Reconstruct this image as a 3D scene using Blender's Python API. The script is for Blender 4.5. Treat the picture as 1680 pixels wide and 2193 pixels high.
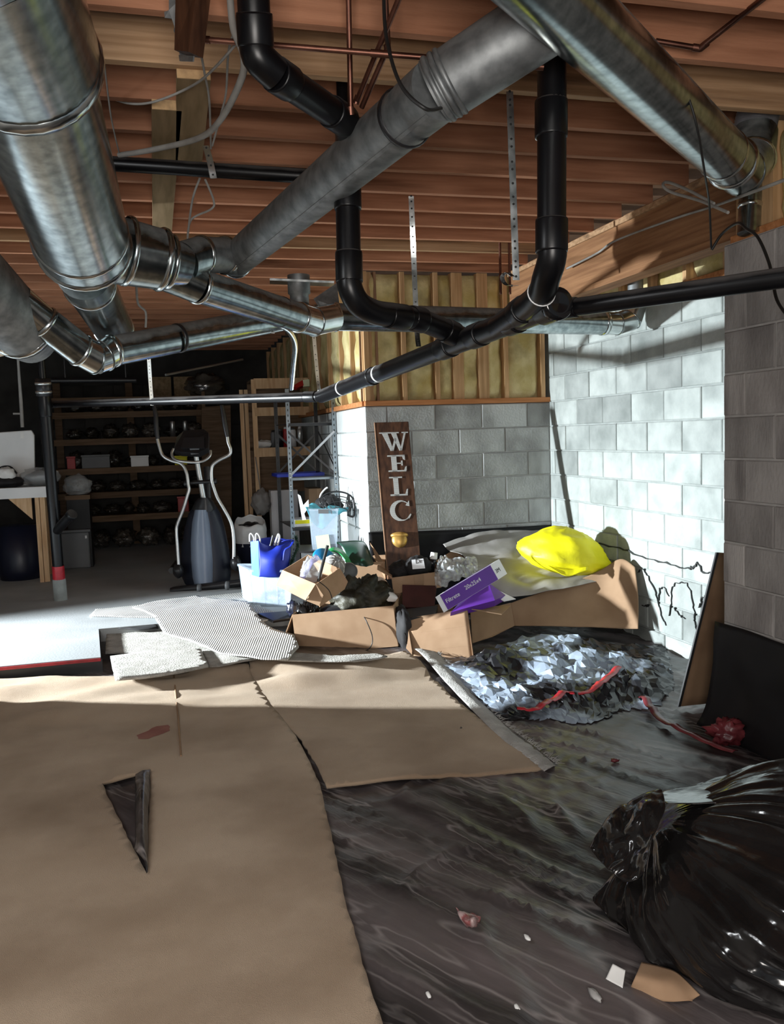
import bpy, math, random
from math import sin, cos, pi, radians
from mathutils import Vector as V, Matrix, noise
from mathutils.geometry import delaunay_2d_cdt
random.seed(7)
S = bpy.context.scene
COL = S.collection
for o in list(bpy.data.objects): bpy.data.objects.remove(o)

# ---------------------------------------------------------------- camera
F_PX, YAW, PITCH, ROLL, CAM_Z = 1850.0, radians(14.917), radians(5.022), radians(-1.863), 1.5
fw = V((sin(YAW)*cos(PITCH), cos(YAW)*cos(PITCH), -sin(PITCH)))
rt0 = V((cos(YAW), -sin(YAW), 0)); up0 = rt0.cross(fw)
rt = rt0*cos(ROLL)+up0*sin(ROLL); up = -rt0*sin(ROLL)+up0*cos(ROLL)
cd = bpy.data.cameras.new('camera'); cam = bpy.data.objects.new('camera', cd); COL.objects.link(cam)
cam.matrix_world = Matrix(((rt.x, up.x, -fw.x, 0), (rt.y, up.y, -fw.y, 0), (rt.z, up.z, -fw.z, CAM_Z), (0, 0, 0, 1)))
cd.sensor_fit = 'VERTICAL'; cd.sensor_height = 36.0; cd.lens = F_PX/2193*36.0
cd.clip_start = 0.05; cd.clip_end = 100
S.camera = cam

# ---------------------------------------------------------------- world, lamps, exposure
S.view_settings.view_transform = 'Standard'; S.view_settings.look = 'None'
S.view_settings.gamma = 1.0; S.view_settings.use_curve_mapping = False
S.view_settings.exposure = 0.0
W = bpy.data.worlds.new('world'); S.world = W; W.use_nodes = True
bg = W.node_tree.nodes['Background']
bg.inputs[0].default_value = (0.80, 0.90, 1.0, 1); bg.inputs[1].default_value = 0.22
def area(name, loc, aim, sx, sy, power, color, spread=180):
    l = bpy.data.lights.new(name, 'AREA'); l.shape = 'RECTANGLE'; l.size = sx; l.size_y = sy
    l.energy = power; l.color = color; l.spread = radians(spread)
    o = bpy.data.objects.new(name, l); COL.objects.link(o); o.location = loc
    o.rotation_euler = (V(aim)-V(loc)).to_track_quat('-Z', 'Y').to_euler(); return o
area('daylight_through_window', (-4.62, 6.6, 1.27), (1.4, 5.5, 0.35), .07, .24, 440, (0.88, 0.96, 1.0), 88)
area('camera_fill_light', (-0.2, -0.8, 1.50), (0.9, 4.0, 1.55), 1.3, .8, 86, (1.0, 0.94, 0.88))  # added fill from behind the camera, no fitting of its own
area('streak_highlight_light', (-1.25, 2.0, 2.66), (1.2, 2.6, .9), .07, 1.2, 26, (0.95, 0.98, 1.0))  # added unseen light, made long for streak highlights on bag and ducts

# ---------------------------------------------------------------- placing by sight line
C0 = V((0, 0, CAM_Z))
def ray(px, py): return rt*((px-840)/F_PX) - up*((py-1096.5)/F_PX) + fw
def D(px, py, d): return C0 + ray(px, py)*d                       # d metres ahead of the camera
def G(px, py, z=0.0): r = ray(px, py); return C0 + r*((z-CAM_Z)/r.z)
def AX(px, py, x): r = ray(px, py); return C0 + r*(x/r.x)
def AY(px, py, y): r = ray(px, py); return C0 + r*(y/r.y)
def dep(p): return (V(p)-C0).dot(fw)
def sstep(a, b, x):
    t = max(0, min(1, (x-a)/(b-a))); return t*t*(3-2*t)

# ---------------------------------------------------------------- materials
def mat(name, col, rough=.6, metal=0, var=.12, vs=6, bump=0, bs=40, stretch=(1, 1, 1), col2=None, dust=0, dustcol=(.30, .28, .26),
        rnd=0, spec=.5, alpha=1, trans=0, coat=0, contrast=(.35, .65), detail=4, rvar=0, stain=None):
    m = bpy.data.materials.new(name); m.use_nodes = True; nt = m.node_tree; N = nt.nodes; L = nt.links
    b = N['Principled BSDF']; b.inputs['Roughness'].default_value = rough; b.inputs['Metallic'].default_value = metal
    b.inputs['Specular IOR Level'].default_value = spec; b.inputs['Alpha'].default_value = alpha
    b.inputs['Transmission Weight'].default_value = trans; b.inputs['Coat Weight'].default_value = coat
    tc = N.new('ShaderNodeTexCoord'); mp = N.new('ShaderNodeMapping'); mp.inputs['Scale'].default_value = stretch
    L.new(tc.outputs['Object'], mp.inputs['Vector'])
    oi = N.new('ShaderNodeObjectInfo')
    add = N.new('ShaderNodeVectorMath'); add.operation = 'MULTIPLY_ADD'; add.inputs[1].default_value = (37, 53, 71)
    cx = N.new('ShaderNodeCombineXYZ')
    for i in range(3): L.new(oi.outputs['Random'], cx.inputs[i])
    L.new(cx.outputs[0], add.inputs[0]); L.new(mp.outputs[0], add.inputs[2])
    nz = N.new('ShaderNodeTexNoise'); nz.inputs['Scale'].default_value = vs; nz.inputs['Detail'].default_value = detail
    L.new(add.outputs[0], nz.inputs['Vector'])
    cr = N.new('ShaderNodeValToRGB'); cr.color_ramp.elements[0].position = contrast[0]; cr.color_ramp.elements[1].position = contrast[1]
    c2 = col2 if col2 else tuple(min(1, c*(1+var)) for c in col); c1 = tuple(c*(1-var) for c in col) if not col2 else col
    cr.color_ramp.elements[0].color = (*c1, 1); cr.color_ramp.elements[1].color = (*c2, 1)
    L.new(nz.outputs['Fac'], cr.inputs['Fac']); out = cr.outputs['Color']
    if stain:
        sc, scol, lo, hi = stain
        n3 = N.new('ShaderNodeTexNoise'); n3.inputs['Scale'].default_value = sc; n3.inputs['Detail'].default_value = 6
        L.new(add.outputs[0], n3.inputs['Vector'])
        r3 = N.new('ShaderNodeMapRange'); r3.inputs['From Min'].default_value = lo; r3.inputs['From Max'].default_value = hi
        L.new(n3.outputs['Fac'], r3.inputs['Value'])
        x3 = N.new('ShaderNodeMixRGB'); x3.inputs['Color2'].default_value = (*scol, 1)
        L.new(r3.outputs[0], x3.inputs['Fac']); L.new(out, x3.inputs['Color1']); out = x3.outputs[0]
    if rnd:
        hv = N.new('ShaderNodeHueSaturation'); mr = N.new('ShaderNodeMapRange')
        mr.inputs['To Min'].default_value = 1-rnd; mr.inputs['To Max'].default_value = 1+rnd
        L.new(oi.outputs['Random'], mr.inputs['Value']); L.new(mr.outputs[0], hv.inputs['Value']); L.new(out, hv.inputs['Color']); out = hv.outputs['Color']
    if dust:
        ge = N.new('ShaderNodeNewGeometry'); sx = N.new('ShaderNodeSeparateXYZ'); L.new(ge.outputs['Normal'], sx.inputs[0])
        n2 = N.new('ShaderNodeTexNoise'); n2.inputs['Scale'].default_value = 7; n2.inputs['Detail'].default_value = 6; L.new(tc.outputs['Object'], n2.inputs['Vector'])
        ma = N.new('ShaderNodeMath'); ma.operation = 'MULTIPLY_ADD'; ma.inputs[1].default_value = .8; L.new(n2.outputs['Fac'], ma.inputs[0]); L.new(sx.outputs['Z'], ma.inputs[2])
        m2 = N.new('ShaderNodeMapRange'); m2.inputs['From Min'].default_value = .72; m2.inputs['From Max'].default_value = 1.2; m2.inputs['To Max'].default_value = dust
        L.new(ma.outputs[0], m2.inputs['Value'])
        mx = N.new('ShaderNodeMixRGB'); mx.inputs['Color2'].default_value = (*dustcol, 1); L.new(m2.outputs[0], mx.inputs['Fac']); L.new(out, mx.inputs['Color1']); out = mx.outputs[0]
        rm = N.new('ShaderNodeMapRange'); rm.inputs['To Min'].default_value = rough; rm.inputs['To Max'].default_value = .9; rm.inputs['From Max'].default_value = max(dust, .01)
        L.new(m2.outputs[0], rm.inputs['Value']); L.new(rm.outputs[0], b.inputs['Roughness'])
        if metal:
            mm = N.new('ShaderNodeMath'); mm.operation = 'MULTIPLY_ADD'; mm.inputs[1].default_value = -metal/max(dust, .01)*dust; mm.inputs[2].default_value = metal
            L.new(m2.outputs[0], mm.inputs[0]); L.new(mm.outputs[0], b.inputs['Metallic'])
    elif rvar:
        rm = N.new('ShaderNodeMapRange'); rm.inputs['To Min'].default_value = max(.02, rough-rvar); rm.inputs['To Max'].default_value = rough+rvar
        L.new(nz.outputs['Fac'], rm.inputs['Value']); L.new(rm.outputs[0], b.inputs['Roughness'])
    L.new(out, b.inputs['Base Color'])
    if bump:
        nb = N.new('ShaderNodeTexNoise'); nb.inputs['Scale'].default_value = bs; nb.inputs['Detail'].default_value = 3
        L.new(add.outputs[0], nb.inputs['Vector'])
        bp = N.new('ShaderNodeBump'); bp.inputs['Strength'].default_value = bump; bp.inputs['Distance'].default_value = .01
        L.new(nb.outputs['Fac'], bp.inputs['Height']); L.new(bp.outputs[0], b.inputs['Normal'])
    return m
def emis(name, col, s):
    m = bpy.data.materials.new(name); m.use_nodes = True; b = m.node_tree.nodes['Principled BSDF']
    b.inputs['Emission Color'].default_value = (*col, 1); b.inputs['Emission Strength'].default_value = s; return m
K = {}
K['joist'] = mat('joist_wood', (.33, .145, .080), .75, vs=4, stretch=(.5, 5, 7), col2=(.47, .225, .13), rnd=.2, bump=.15, bs=60, spec=.2, stain=(1.3, (.12, .045, .02), .56, .72))
K['beam'] = mat('beam_wood', (.20, .095, .045), .75, vs=5, stretch=(5, .35, 9), col2=(.32, .165, .08), bump=.15, bs=60, spec=.2)
K['joist_pale'] = mat('pale_joist_wood', (.34, .20, .105), .75, vs=5, stretch=(.35, 5, 9), col2=(.52, .33, .19), bump=.15, bs=60, spec=.2, stain=(1.6, (.17, .10, .06), .55, .7))
K['ply'] = mat('subfloor_plywood', (.26, .15, .09), .8, vs=4, var=.25, spec=.1)
K['stud'] = mat('stud_wood', (.42, .25, .12), .7, vs=6, stretch=(6, 6, .4), col2=(.60, .38, .2), rnd=.12, spec=.2)
K['plate'] = mat('plate_wood', (.36, .14, .05), .7, vs=6, stretch=(.4, 6, 6), col2=(.50, .22, .09), spec=.2)
K['plank'] = mat('scrap_plank', (.20, .14, .075), .8, vs=5, stretch=(5, .5, 5), col2=(.30, .21, .12), spec=.1)
K['endgrain'] = mat('end_grain', (.50, .32, .16), .8, vs=30, var=.2)
K['pinebench'] = mat('pine_lumber', (.55, .34, .18), .65, vs=6, stretch=(6, 6, .5), col2=(.72, .50, .30), rnd=.1, spec=.2)
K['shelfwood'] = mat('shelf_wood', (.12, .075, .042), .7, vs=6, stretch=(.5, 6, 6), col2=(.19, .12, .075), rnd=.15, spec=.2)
K['block_light'] = mat('whitewashed_block', (.235, .26, .25), .85, vs=5, col2=(.40, .43, .415), rnd=.3, bump=.35, bs=55, spec=.2, contrast=(.3, .7))
K['block_back'] = mat('grey_block', (.28, .29, .29), .85, vs=4, col2=(.43, .45, .45), rnd=.15, bump=.4, bs=55, spec=.2, stain=(2.2, (.20, .20, .20), .55, .75))
K['block_dark'] = mat('brown_grey_block', (.20, .185, .178), .9, vs=4, col2=(.36, .34, .325), rnd=.22, bump=.45, bs=60, spec=.15, stretch=(1, 1, .5), stain=(3, (.36, .34, .33), .58, .75))
K['mortar_light'] = mat('pale_mortar', (.28, .305, .295), .9, vs=12, bump=.3)
K['mortar'] = mat('grey_mortar', (.34, .34, .335), .9, vs=12, bump=.3)
K['mortar_dark'] = mat('brown_mortar', (.36, .345, .33), .9, vs=12, bump=.3)
K['concrete'] = mat('concrete_slab', (.33, .35, .36), .7, vs=2.2, col2=(.43, .45, .46), bump=.12, bs=70, spec=.35, stain=(1.1, (.24, .255, .26), .5, .75))
K['earth'] = mat('earth', (.05, .045, .04), .95, vs=5)
K['liner'] = mat('black_poly_liner', (.016, .014, .015), .40, vs=3.2, col2=(.15, .125, .125), contrast=(.38, .74), detail=9, bump=.25, bs=24, spec=.5)
mpn = K['liner'].node_tree.nodes['Mapping']; mpn.vector_type = 'TEXTURE'; mpn.inputs['Rotation'].default_value = (0, 0, radians(-61)); mpn.inputs['Scale'].default_value = (4.0, .6, 1)
def creases(m):                                              # stress-whitened fold lines in the film
    N = m.node_tree.nodes; L = m.node_tree.links; b = N['Principled BSDF']; src = b.inputs['Base Color'].links[0].from_socket
    last = src
    for sc, wd, st, seed in ((2.4, .016, .8, 3), (5.0, .024, .65, 9), (9.0, .03, .4, 15)):
        off = N.new('ShaderNodeVectorMath'); off.inputs[1].default_value = (seed, seed*2, 0); L.new(mpn.outputs[0], off.inputs[0])
        n = N.new('ShaderNodeTexNoise'); n.inputs['Scale'].default_value = sc; n.inputs['Detail'].default_value = 2; n.inputs['Distortion'].default_value = .15; L.new(off.outputs[0], n.inputs['Vector'])
        s = N.new('ShaderNodeMath'); s.operation = 'SUBTRACT'; s.inputs[1].default_value = .5; L.new(n.outputs['Fac'], s.inputs[0])
        a = N.new('ShaderNodeMath'); a.operation = 'ABSOLUTE'; L.new(s.outputs[0], a.inputs[0])
        r = N.new('ShaderNodeMapRange'); r.inputs['From Min'].default_value = wd; r.inputs['From Max'].default_value = 0; r.inputs['To Max'].default_value = st; L.new(a.outputs[0], r.inputs['Value'])
        k = N.new('ShaderNodeTexNoise'); k.inputs['Scale'].default_value = 2.3; L.new(off.outputs[0], k.inputs['Vector'])
        kr = N.new('ShaderNodeMapRange'); kr.inputs['From Min'].default_value = .42; kr.inputs['From Max'].default_value = .62; L.new(k.outputs['Fac'], kr.inputs['Value'])
        q = N.new('ShaderNodeMath'); q.operation = 'MULTIPLY'; L.new(r.outputs[0], q.inputs[0]); L.new(kr.outputs[0], q.inputs[1])
        x = N.new('ShaderNodeMixRGB'); x.inputs['Color2'].default_value = (.30, .27, .262, 1); L.new(q.outputs[0], x.inputs['Fac']); L.new(last, x.inputs['Color1']); last = x.outputs[0]
    L.new(last, b.inputs['Base Color'])
creases(K['liner'])
K['poly'] = mat('bluish_sheen_poly', (.016, .017, .02), .38, vs=2.0, col2=(.27, .325, .40), contrast=(.475, .535), bump=.1, bs=18, spec=.4, detail=5)  # black poly; bluish-white patches painted in for reflected light
K['trash'] = mat('black_trash_bag_plastic', (.010, .009, .009), .14, var=.3, vs=4, bump=.25, bs=16, spec=.6)
K['blackcloth'] = mat('black_fabric', (.014, .013, .014), .85, var=.3, vs=12)
K['black'] = mat('black_plastic', (.014, .014, .016), .38, var=.2, vs=9)
K['blackgloss'] = mat('glossy_black_plastic', (.008, .008, .009), .12, var=.1)
K['abs'] = mat('black_abs_pipe', (.004, .004, .005), .33, var=.2, vs=9, dust=.6, dustcol=(.12, .11, .105), spec=.35)
K['galv'] = mat('galvanized_steel', (.20, .235, .245), .22, 1, vs=26, col2=(.42, .47, .48), contrast=(.3, .7), dust=.7, dustcol=(.17, .155, .145))
K['galvshine'] = mat('bright_galvanized_steel', (.55, .6, .6), .2, 1, vs=20, col2=(.72, .76, .76), rvar=.08)
K['galvdark'] = mat('dull_galvanized_steel', (.17, .18, .185), .55, .75, vs=18, col2=(.30, .315, .32), dust=.85, dustcol=(.17, .16, .15))
K['flex'] = mat('grey_flex_duct', (.20, .20, .22), .45, .4, vs=8, var=.2)
K['copper'] = mat('dull_copper', (.12, .052, .037), .42, .9, vs=9, col2=(.26, .12, .085), rvar=.1)
K['cable'] = mat('grey_cable_jacket', (.30, .29, .27), .7, vs=7, var=.2)
K['cablewhite'] = mat('white_cable_jacket', (.62, .62, .60), .6, vs=7, var=.1)
K['cableblack'] = mat('black_cable_jacket', (.012, .012, .012), .5)
K['insul'] = mat('yellow_fibreglass', (.50, .40, .16), .95, vs=5, col2=(.72, .62, .34), bump=.9, bs=28, spec=.05, stain=(4, (.36, .30, .15), .55, .72))
K['carpet'] = mat('tan_carpet', (.415, .305, .212), .97, vs=2.2, col2=(.51, .39, .285), bump=.55, bs=420, spec=.05, detail=10, stain=(1.5, (.27, .185, .12), .46, .74))
K['carpetback'] = mat('carpet_backing', (.32, .31, .30), .95, vs=9, col2=(.50, .49, .47), bump=.8, bs=120, spec=.05)
K['scrap'] = mat('grey_carpet_scrap', (.27, .26, .24), .95, vs=12, col2=(.42, .405, .38), bump=.9, bs=110, spec=.05)
K['card'] = mat('cardboard', (.34, .215, .13), .85, vs=7, col2=(.41, .27, .17), spec=.15, rnd=.06)
K['carddark'] = mat('old_cardboard', (.26, .165, .10), .88, vs=4, col2=(.34, .225, .14), spec=.12)
K['kraft'] = mat('grey_paper_tarp', (.25, .235, .22), .5, vs=3, col2=(.36, .35, .34), spec=.4, bump=.25, bs=12)
K['yellow'] = mat('yellow_plastic', (.80, .74, .008), .5, vs=4, var=.10, bump=.35, bs=12, spec=.4)
K['redtape'] = mat('red_tape', (.42, .018, .03), .35, vs=12, var=.3)
K['pinkred'] = mat('dusty_red_film', (.09, .013, .018), .35, vs=9, col2=(.20, .035, .042))
K['block_white'] = mat('sunlit_white_block', (.50, .53, .52), .8, vs=3, col2=(.64, .66, .65), rnd=.06, bump=.25, bs=40)  # smooth white wall, its white raised further to look sunlit
for k_ in ('carpet', 'carpetback', 'scrap'):
    b_ = K[k_].node_tree.nodes['Principled BSDF']; b_.inputs['Sheen Weight'].default_value = .22; b_.inputs['Sheen Roughness'].default_value = .45; b_.inputs['Sheen Tint'].default_value = (1, .95, .85, 1)
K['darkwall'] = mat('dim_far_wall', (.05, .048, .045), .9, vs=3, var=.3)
K['pinkfilm'] = mat('pale_pink_film', (.30, .10, .10), .3, vs=25, col2=(.45, .33, .32), contrast=(.45, .55))
K['stain'] = mat('red_brown_stain', (.22, .075, .06), .95, vs=9, col2=(.30, .13, .10))
K['sign'] = mat('dark_stained_board', (.032, .013, .007), .5, vs=5, stretch=(7, 7, .6), col2=(.085, .036, .018), spec=.4)
K['signedge'] = mat('raw_board_edge', (.30, .17, .10), .7, vs=6, var=.2)
K['gold'] = mat('gold_leaf', (.55, .33, .09), .38, .55, vs=8, var=.25)
K['white'] = mat('white_plastic', (.74, .75, .75), .45, vs=3, var=.05)
K['whitecard'] = mat('white_carton', (.80, .80, .82), .55, vs=5, var=.03)
K['paper'] = mat('white_paper', (.82, .82, .80), .8, vs=6, var=.05)
K['greypl'] = mat('grey_plastic', (.11, .115, .12), .5, vs=4, var=.1)
K['cream'] = mat('pale_tote_label', (.62, .70, .50), .7, vs=6, var=.06)
K['purple'] = mat('purple_print', (.115, .03, .30), .4, vs=3, var=.06)
K['clear'] = mat('clear_tub_plastic', (.62, .74, .86), .22, vs=3, var=.05, alpha=.30, spec=.6)
K['wrap'] = mat('clear_wrap', (.72, .75, .76), .09, vs=3, var=.1, alpha=.30, spec=.9, bump=.9, bs=26)
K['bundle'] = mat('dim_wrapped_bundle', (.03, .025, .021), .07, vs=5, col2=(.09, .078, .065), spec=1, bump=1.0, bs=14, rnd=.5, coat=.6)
K['blue'] = mat('blue_shopping_bag', (.008, .026, .33), .5, vs=5, var=.15)
K['bluelight'] = mat('bright_blue_bag_panel', (.02, .17, .78), .45, vs=5, var=.1)
K['navybin'] = mat('navy_bin', (.008, .010, .025), .4, vs=3, var=.1)
K['teal'] = mat('teal_cloth', (.10, .42, .52), .8, vs=9, var=.2)
K['cyan'] = mat('blue_plastic_lid', (.02, .25, .55), .35, var=.05)
K['green'] = mat('bright_green_plastic', (.02, .36, .09), .35, vs=3, var=.08)
K['darkgreen'] = mat('dark_green_tub', (.016, .06, .038), .35, vs=3, var=.15)
K['fir'] = mat('artificial_fir', (.012, .045, .022), .75, vs=20, var=.4)
K['camo'] = mat('dark_olive_bundle', (.010, .010, .006), .6, vs=9, col2=(.04, .036, .02), bump=.6, bs=30)
K['navy'] = mat('navy_machine_shell', (.008, .011, .022), .48, vs=3, var=.15)
K['slate'] = mat('slate_machine_panel', (.17, .21, .28), .36, 0, vs=3, var=.08)
K['silver'] = mat('silver_tube', (.55, .56, .55), .3, .85, vs=4, var=.06)
K['steel'] = mat('rack_steel', (.28, .32, .35), .32, .85, vs=6, var=.15)
K['red'] = mat('red_plastic', (.40, .02, .02), .45)
K['skirt'] = mat('black_wall_skirt', (.005, .005, .006), .5, var=.3, vs=6, spec=.3)
K['cardshade'] = mat('shade_darkened_cardboard', (.13, .078, .046), .85, vs=4, col2=(.19, .12, .072), spec=.12)  # brown cardboard darkened to carry the shadow it stands in
K['maroon'] = mat('maroon_gift_box', (.045, .012, .012), .5, vs=6, var=.3)
K['black_ink'] = mat('black_ink', (.01, .01, .01), .6)
K['tar'] = mat('tar_filled_crack', (.012, .013, .013), .6)
K['glass'] = mat('window_glass', (.9, .95, 1), .05, alpha=.12)
# white letters with fine horizontal hatching
def hatch():
    m = mat('hatched_white_letter', (.60, .63, .62), .6); nt = m.node_tree; N = nt.nodes; L = nt.links
    tc = N['Texture Coordinate']; w = N.new('ShaderNodeTexWave'); w.bands_direction = 'Z'; w.inputs['Scale'].default_value = 34
    L.new(tc.outputs['Object'], w.inputs['Vector'])
    r = N.new('ShaderNodeValToRGB'); r.color_ramp.elements[0].position = .10; r.color_ramp.elements[1].position = .22
    r.color_ramp.elements[0].color = (.16, .12, .10, 1); r.color_ramp.elements[1].color = (.48, .50, .49, 1)
    L.new(w.outputs['Fac'], r.inputs[0]); L.new(r.outputs[0], N['Principled BSDF'].inputs['Base Color']); return m
K['hatch'] = hatch()
def ribbed():
    m = mat('ribbed_white_matting', (.46, .46, .445), .95, vs=5, var=.1); nt = m.node_tree; N = nt.nodes; L = nt.links
    tc = N['Texture Coordinate']; mp = N.new('ShaderNodeMapping'); mp.inputs['Rotation'].default_value = (0, 0, radians(12))
    w = N.new('ShaderNodeTexWave'); w.inputs['Scale'].default_value = 21; w.inputs['Distortion'].default_value = .6
    L.new(tc.outputs['Object'], mp.inputs[0]); L.new(mp.outputs[0], w.inputs['Vector'])
    b = N.new('ShaderNodeBump'); b.inputs['Strength'].default_value = .5; b.inputs['Distance'].default_value = .012
    L.new(w.outputs['Fac'], b.inputs['Height']); L.new(b.outputs[0], N['Principled BSDF'].inputs['Normal']); return m
K['ribbed'] = ribbed()

# ---------------------------------------------------------------- mesh builder
class M:
    def __init__(s): s.v = []; s.f = []; s.sm = []
    def add(s, vs, fs, smooth=False):
        n = len(s.v); s.v += [V(p) for p in vs]; s.f += [tuple(i+n for i in f) for f in fs]; s.sm += [smooth]*len(fs); return s
    def box(s, c, size, R=None):
        c = V(c); h = V(size)/2; vs = []
        for x in (-1, 1):
            for y in (-1, 1):
                for z in (-1, 1):
                    p = V((x*h.x, y*h.y, z*h.z)); vs.append(c+(R @ p if R else p))
        return s.add(vs, [(0, 1, 3, 2), (4, 6, 7, 5), (0, 4, 5, 1), (2, 3, 7, 6), (0, 2, 6, 4), (1, 5, 7, 3)])
    def span(s, a, b):                                        # axis-aligned box between two corners
        a, b = V(a), V(b); return s.box((a+b)/2, (abs(b.x-a.x), abs(b.y-a.y), abs(b.z-a.z)))
    def bar(s, a, b, w, h, upv=(0, 0, 1)):                    # rectangular bar from a to b
        a, b = V(a), V(b); d = (b-a); l = d.length; d.normalize(); u = V(upv); x = d.cross(u)
        if x.length < 1e-4: x = d.cross(V((1, 0, 0)))
        x.normalize(); u = x.cross(d); R = Matrix((x, d, u)).transposed(); return s.box((a+b)/2, (w, l, h), R)
    def panel(s, pts, t=.005):                                # slab from a planar-ish outline, thickness t
        pts = [V(p) for p in pts]; n = V((0, 0, 0)); k = len(pts)
        for i in range(k): n += (pts[i]-pts[0]).cross(pts[(i+1) % k]-pts[0])
        n.normalize(); n *= t/2
        vs = [p+n for p in pts]+[p-n for p in pts]
        fs = [tuple(range(k)), tuple(range(2*k-1, k-1, -1))]+[(i, i+k, (i+1) % k+k, (i+1) % k) for i in range(k)]
        return s.add(vs, fs)
    def tube(s, pts, r, n=14, cap=True, smooth=True, flat=1):
        pts = [V(p) for p in pts]; k = len(pts); rs = r if isinstance(r, (list, tuple)) else [r]*k
        T = []
        for i in range(k):
            d = (pts[min(i+1, k-1)]-pts[max(i-1, 0)]); T.append(d.normalized())
        x = T[0].cross(V((0, 0, 1)));  x = x if x.length > 1e-3 else T[0].cross(V((1, 0, 0))); x.normalize()
        vs = []
        for i in range(k):
            x = (x-T[i]*x.dot(T[i])).normalized(); y = T[i].cross(x)
            for j in range(n):
                a = 2*pi*j/n; vs.append(pts[i]+x*cos(a)*rs[i]+y*sin(a)*rs[i]*flat)
        fs = [(i*n+j, i*n+(j+1) % n, (i+1)*n+(j+1) % n, (i+1)*n+j) for i in range(k-1) for j in range(n)]
        s.add(vs, fs, smooth)
        if cap: s.add([vs[j] for j in range(n)], [tuple(range(n-1, -1, -1))]); s.add([vs[(k-1)*n+j] for j in range(n)], [tuple(range(n))])
        return s
    def lathe(s, prof, c, axis=(0, 0, 1), n=20, smooth=True):
        a = V(axis).normalized(); c = V(c); pts = [c+a*h for _, h in prof]
        x = a.cross(V((0, 1, 0))); x = x if x.length > 1e-3 else a.cross(V((1, 0, 0))); x.normalize(); y = a.cross(x)
        vs = [pts[i]+(x*cos(2*pi*j/n)+y*sin(2*pi*j/n))*prof[i][0] for i in range(len(prof)) for j in range(n)]
        fs = [(i*n+j, i*n+(j+1) % n, (i+1)*n+(j+1) % n, (i+1)*n+j) for i in range(len(prof)-1) for j in range(n)]
        return s.add(vs, fs, smooth)
    def grid(s, nu, nv, fn, smooth=True):
        vs = [fn(i/(nu-1), j/(nv-1)) for j in range(nv) for i in range(nu)]
        fs = [(j*nu+i, j*nu+i+1, (j+1)*nu+i+1, (j+1)*nu+i) for j in range(nv-1) for i in range(nu-1)]
        return s.add(vs, fs, smooth)
    def blob(s, c, r, R=None, nu=28, nv=18, amp=.05, fr=3, seed=0, ridge=0, fn=None, fr2=9):
        c = V(c); vs = []; o = V((seed*7.3, seed*3.1, seed*1.7))
        for j in range(nv+1):
            th = pi*j/nv
            for i in range(nu):
                ph = 2*pi*i/nu; d = V((sin(th)*cos(ph), sin(th)*sin(ph), cos(th)))
                k = 1+amp*noise.noise(d*fr+o)
                if ridge: k += ridge*(abs(noise.noise(d*fr2+o))-.2)
                p = V((d.x*r[0], d.y*r[1], d.z*r[2]))*k
                if fn: p = fn(p, d)
                vs.append(c+(R @ p if R else p))
        fs = [(j*nu+i, j*nu+(i+1) % nu, (j+1)*nu+(i+1) % nu, (j+1)*nu+i) for j in range(nv) for i in range(nu)]
        return s.add(vs, fs, True)
def catmull(P, t):
    n = len(P)-1; x = t*n; i = min(int(x), n-1); u = x-i
    p0, p1, p2, p3 = P[max(i-1, 0)], P[i], P[i+1], P[min(i+2, n)]
    return .5*((2*p1)+(p2-p0)*u+(2*p0-5*p1+4*p2-p3)*u*u+(3*p1-p0-3*p2+p3)*u*u*u)
def spl(pts, n): return [catmull([V(p) for p in pts], i/(n-1)) for i in range(n)]
def psheet(rows, nu=40, nv=30, amp=0, fr=6, seed=0, ridge=0, m=None):
    rows = [[V(p) for p in r] for r in rows]; o = V((seed*5.1, seed*2.7, seed*9.1))
    def fn(u, v):
        p = catmull([catmull(r, u) for r in rows], v); q = p*fr+o
        k = amp*noise.noise(q)+ridge*(abs(noise.noise(q*2.1))-.25)
        return p+V((-.35*k, -.6*k, .7*k))
    return (m or M()).grid(nu, nv, fn)
def inside(p, poly):
    c = False; n = len(poly)
    for i in range(n):
        a, b = poly[i], poly[i-1]
        if (a[1] > p[1]) != (b[1] > p[1]) and p[0] < (b[0]-a[0])*(p[1]-a[1])/(b[1]-a[1])+a[0]: c = not c
    return c
def polysheet(poly, zf, step=.05, holes=(), jit=0, m=None):
    poly = [V((p[0], p[1])) for p in poly]
    def dens(P):
        out = []
        for i in range(len(P)):
            a, b = P[i], P[(i+1) % len(P)]; k = max(1, int((b-a).length/step))
            for q in range(k):
                t = q/k; p = a.lerp(b, t)
                if q: p = p+V((noise.noise(V((p.x*31, p.y*31, 1))), noise.noise(V((p.x*31, p.y*31, 9)))))*jit
                out.append(p)
        return out
    loops = [dens(poly)]+[dens([V((p[0], p[1])) for p in h]) for h in holes]
    pts = []; edges = []
    for l in loops:
        n0 = len(pts); pts += l; edges += [(n0+i, n0+(i+1) % len(l)) for i in range(len(l))]
    x0, x1 = min(p.x for p in poly), max(p.x for p in poly); y0, y1 = min(p.y for p in poly), max(p.y for p in poly)
    ny = int((y1-y0)/step)+1; nx = int((x1-x0)/step)+1
    for j in range(ny):
        for i in range(nx):
            p = V((x0+(i+.5*(j % 2))*step, y0+j*step))
            if inside(p, loops[0]) and not any(inside(p, h) for h in loops[1:]): pts.append(p)
    r = delaunay_2d_cdt(pts, edges, [], 1, 1e-5); vs, fs = r[0], r[2]
    keep = []
    for f in fs:
        c = sum((vs[i] for i in f), V((0, 0)))/len(f)
        if inside(c, loops[0]) and not any(inside(c, h) for h in loops[1:]): keep.append(f)
    return (m or M()).add([V((v.x, v.y, zf(v.x, v.y))) for v in vs], keep, True)

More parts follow.
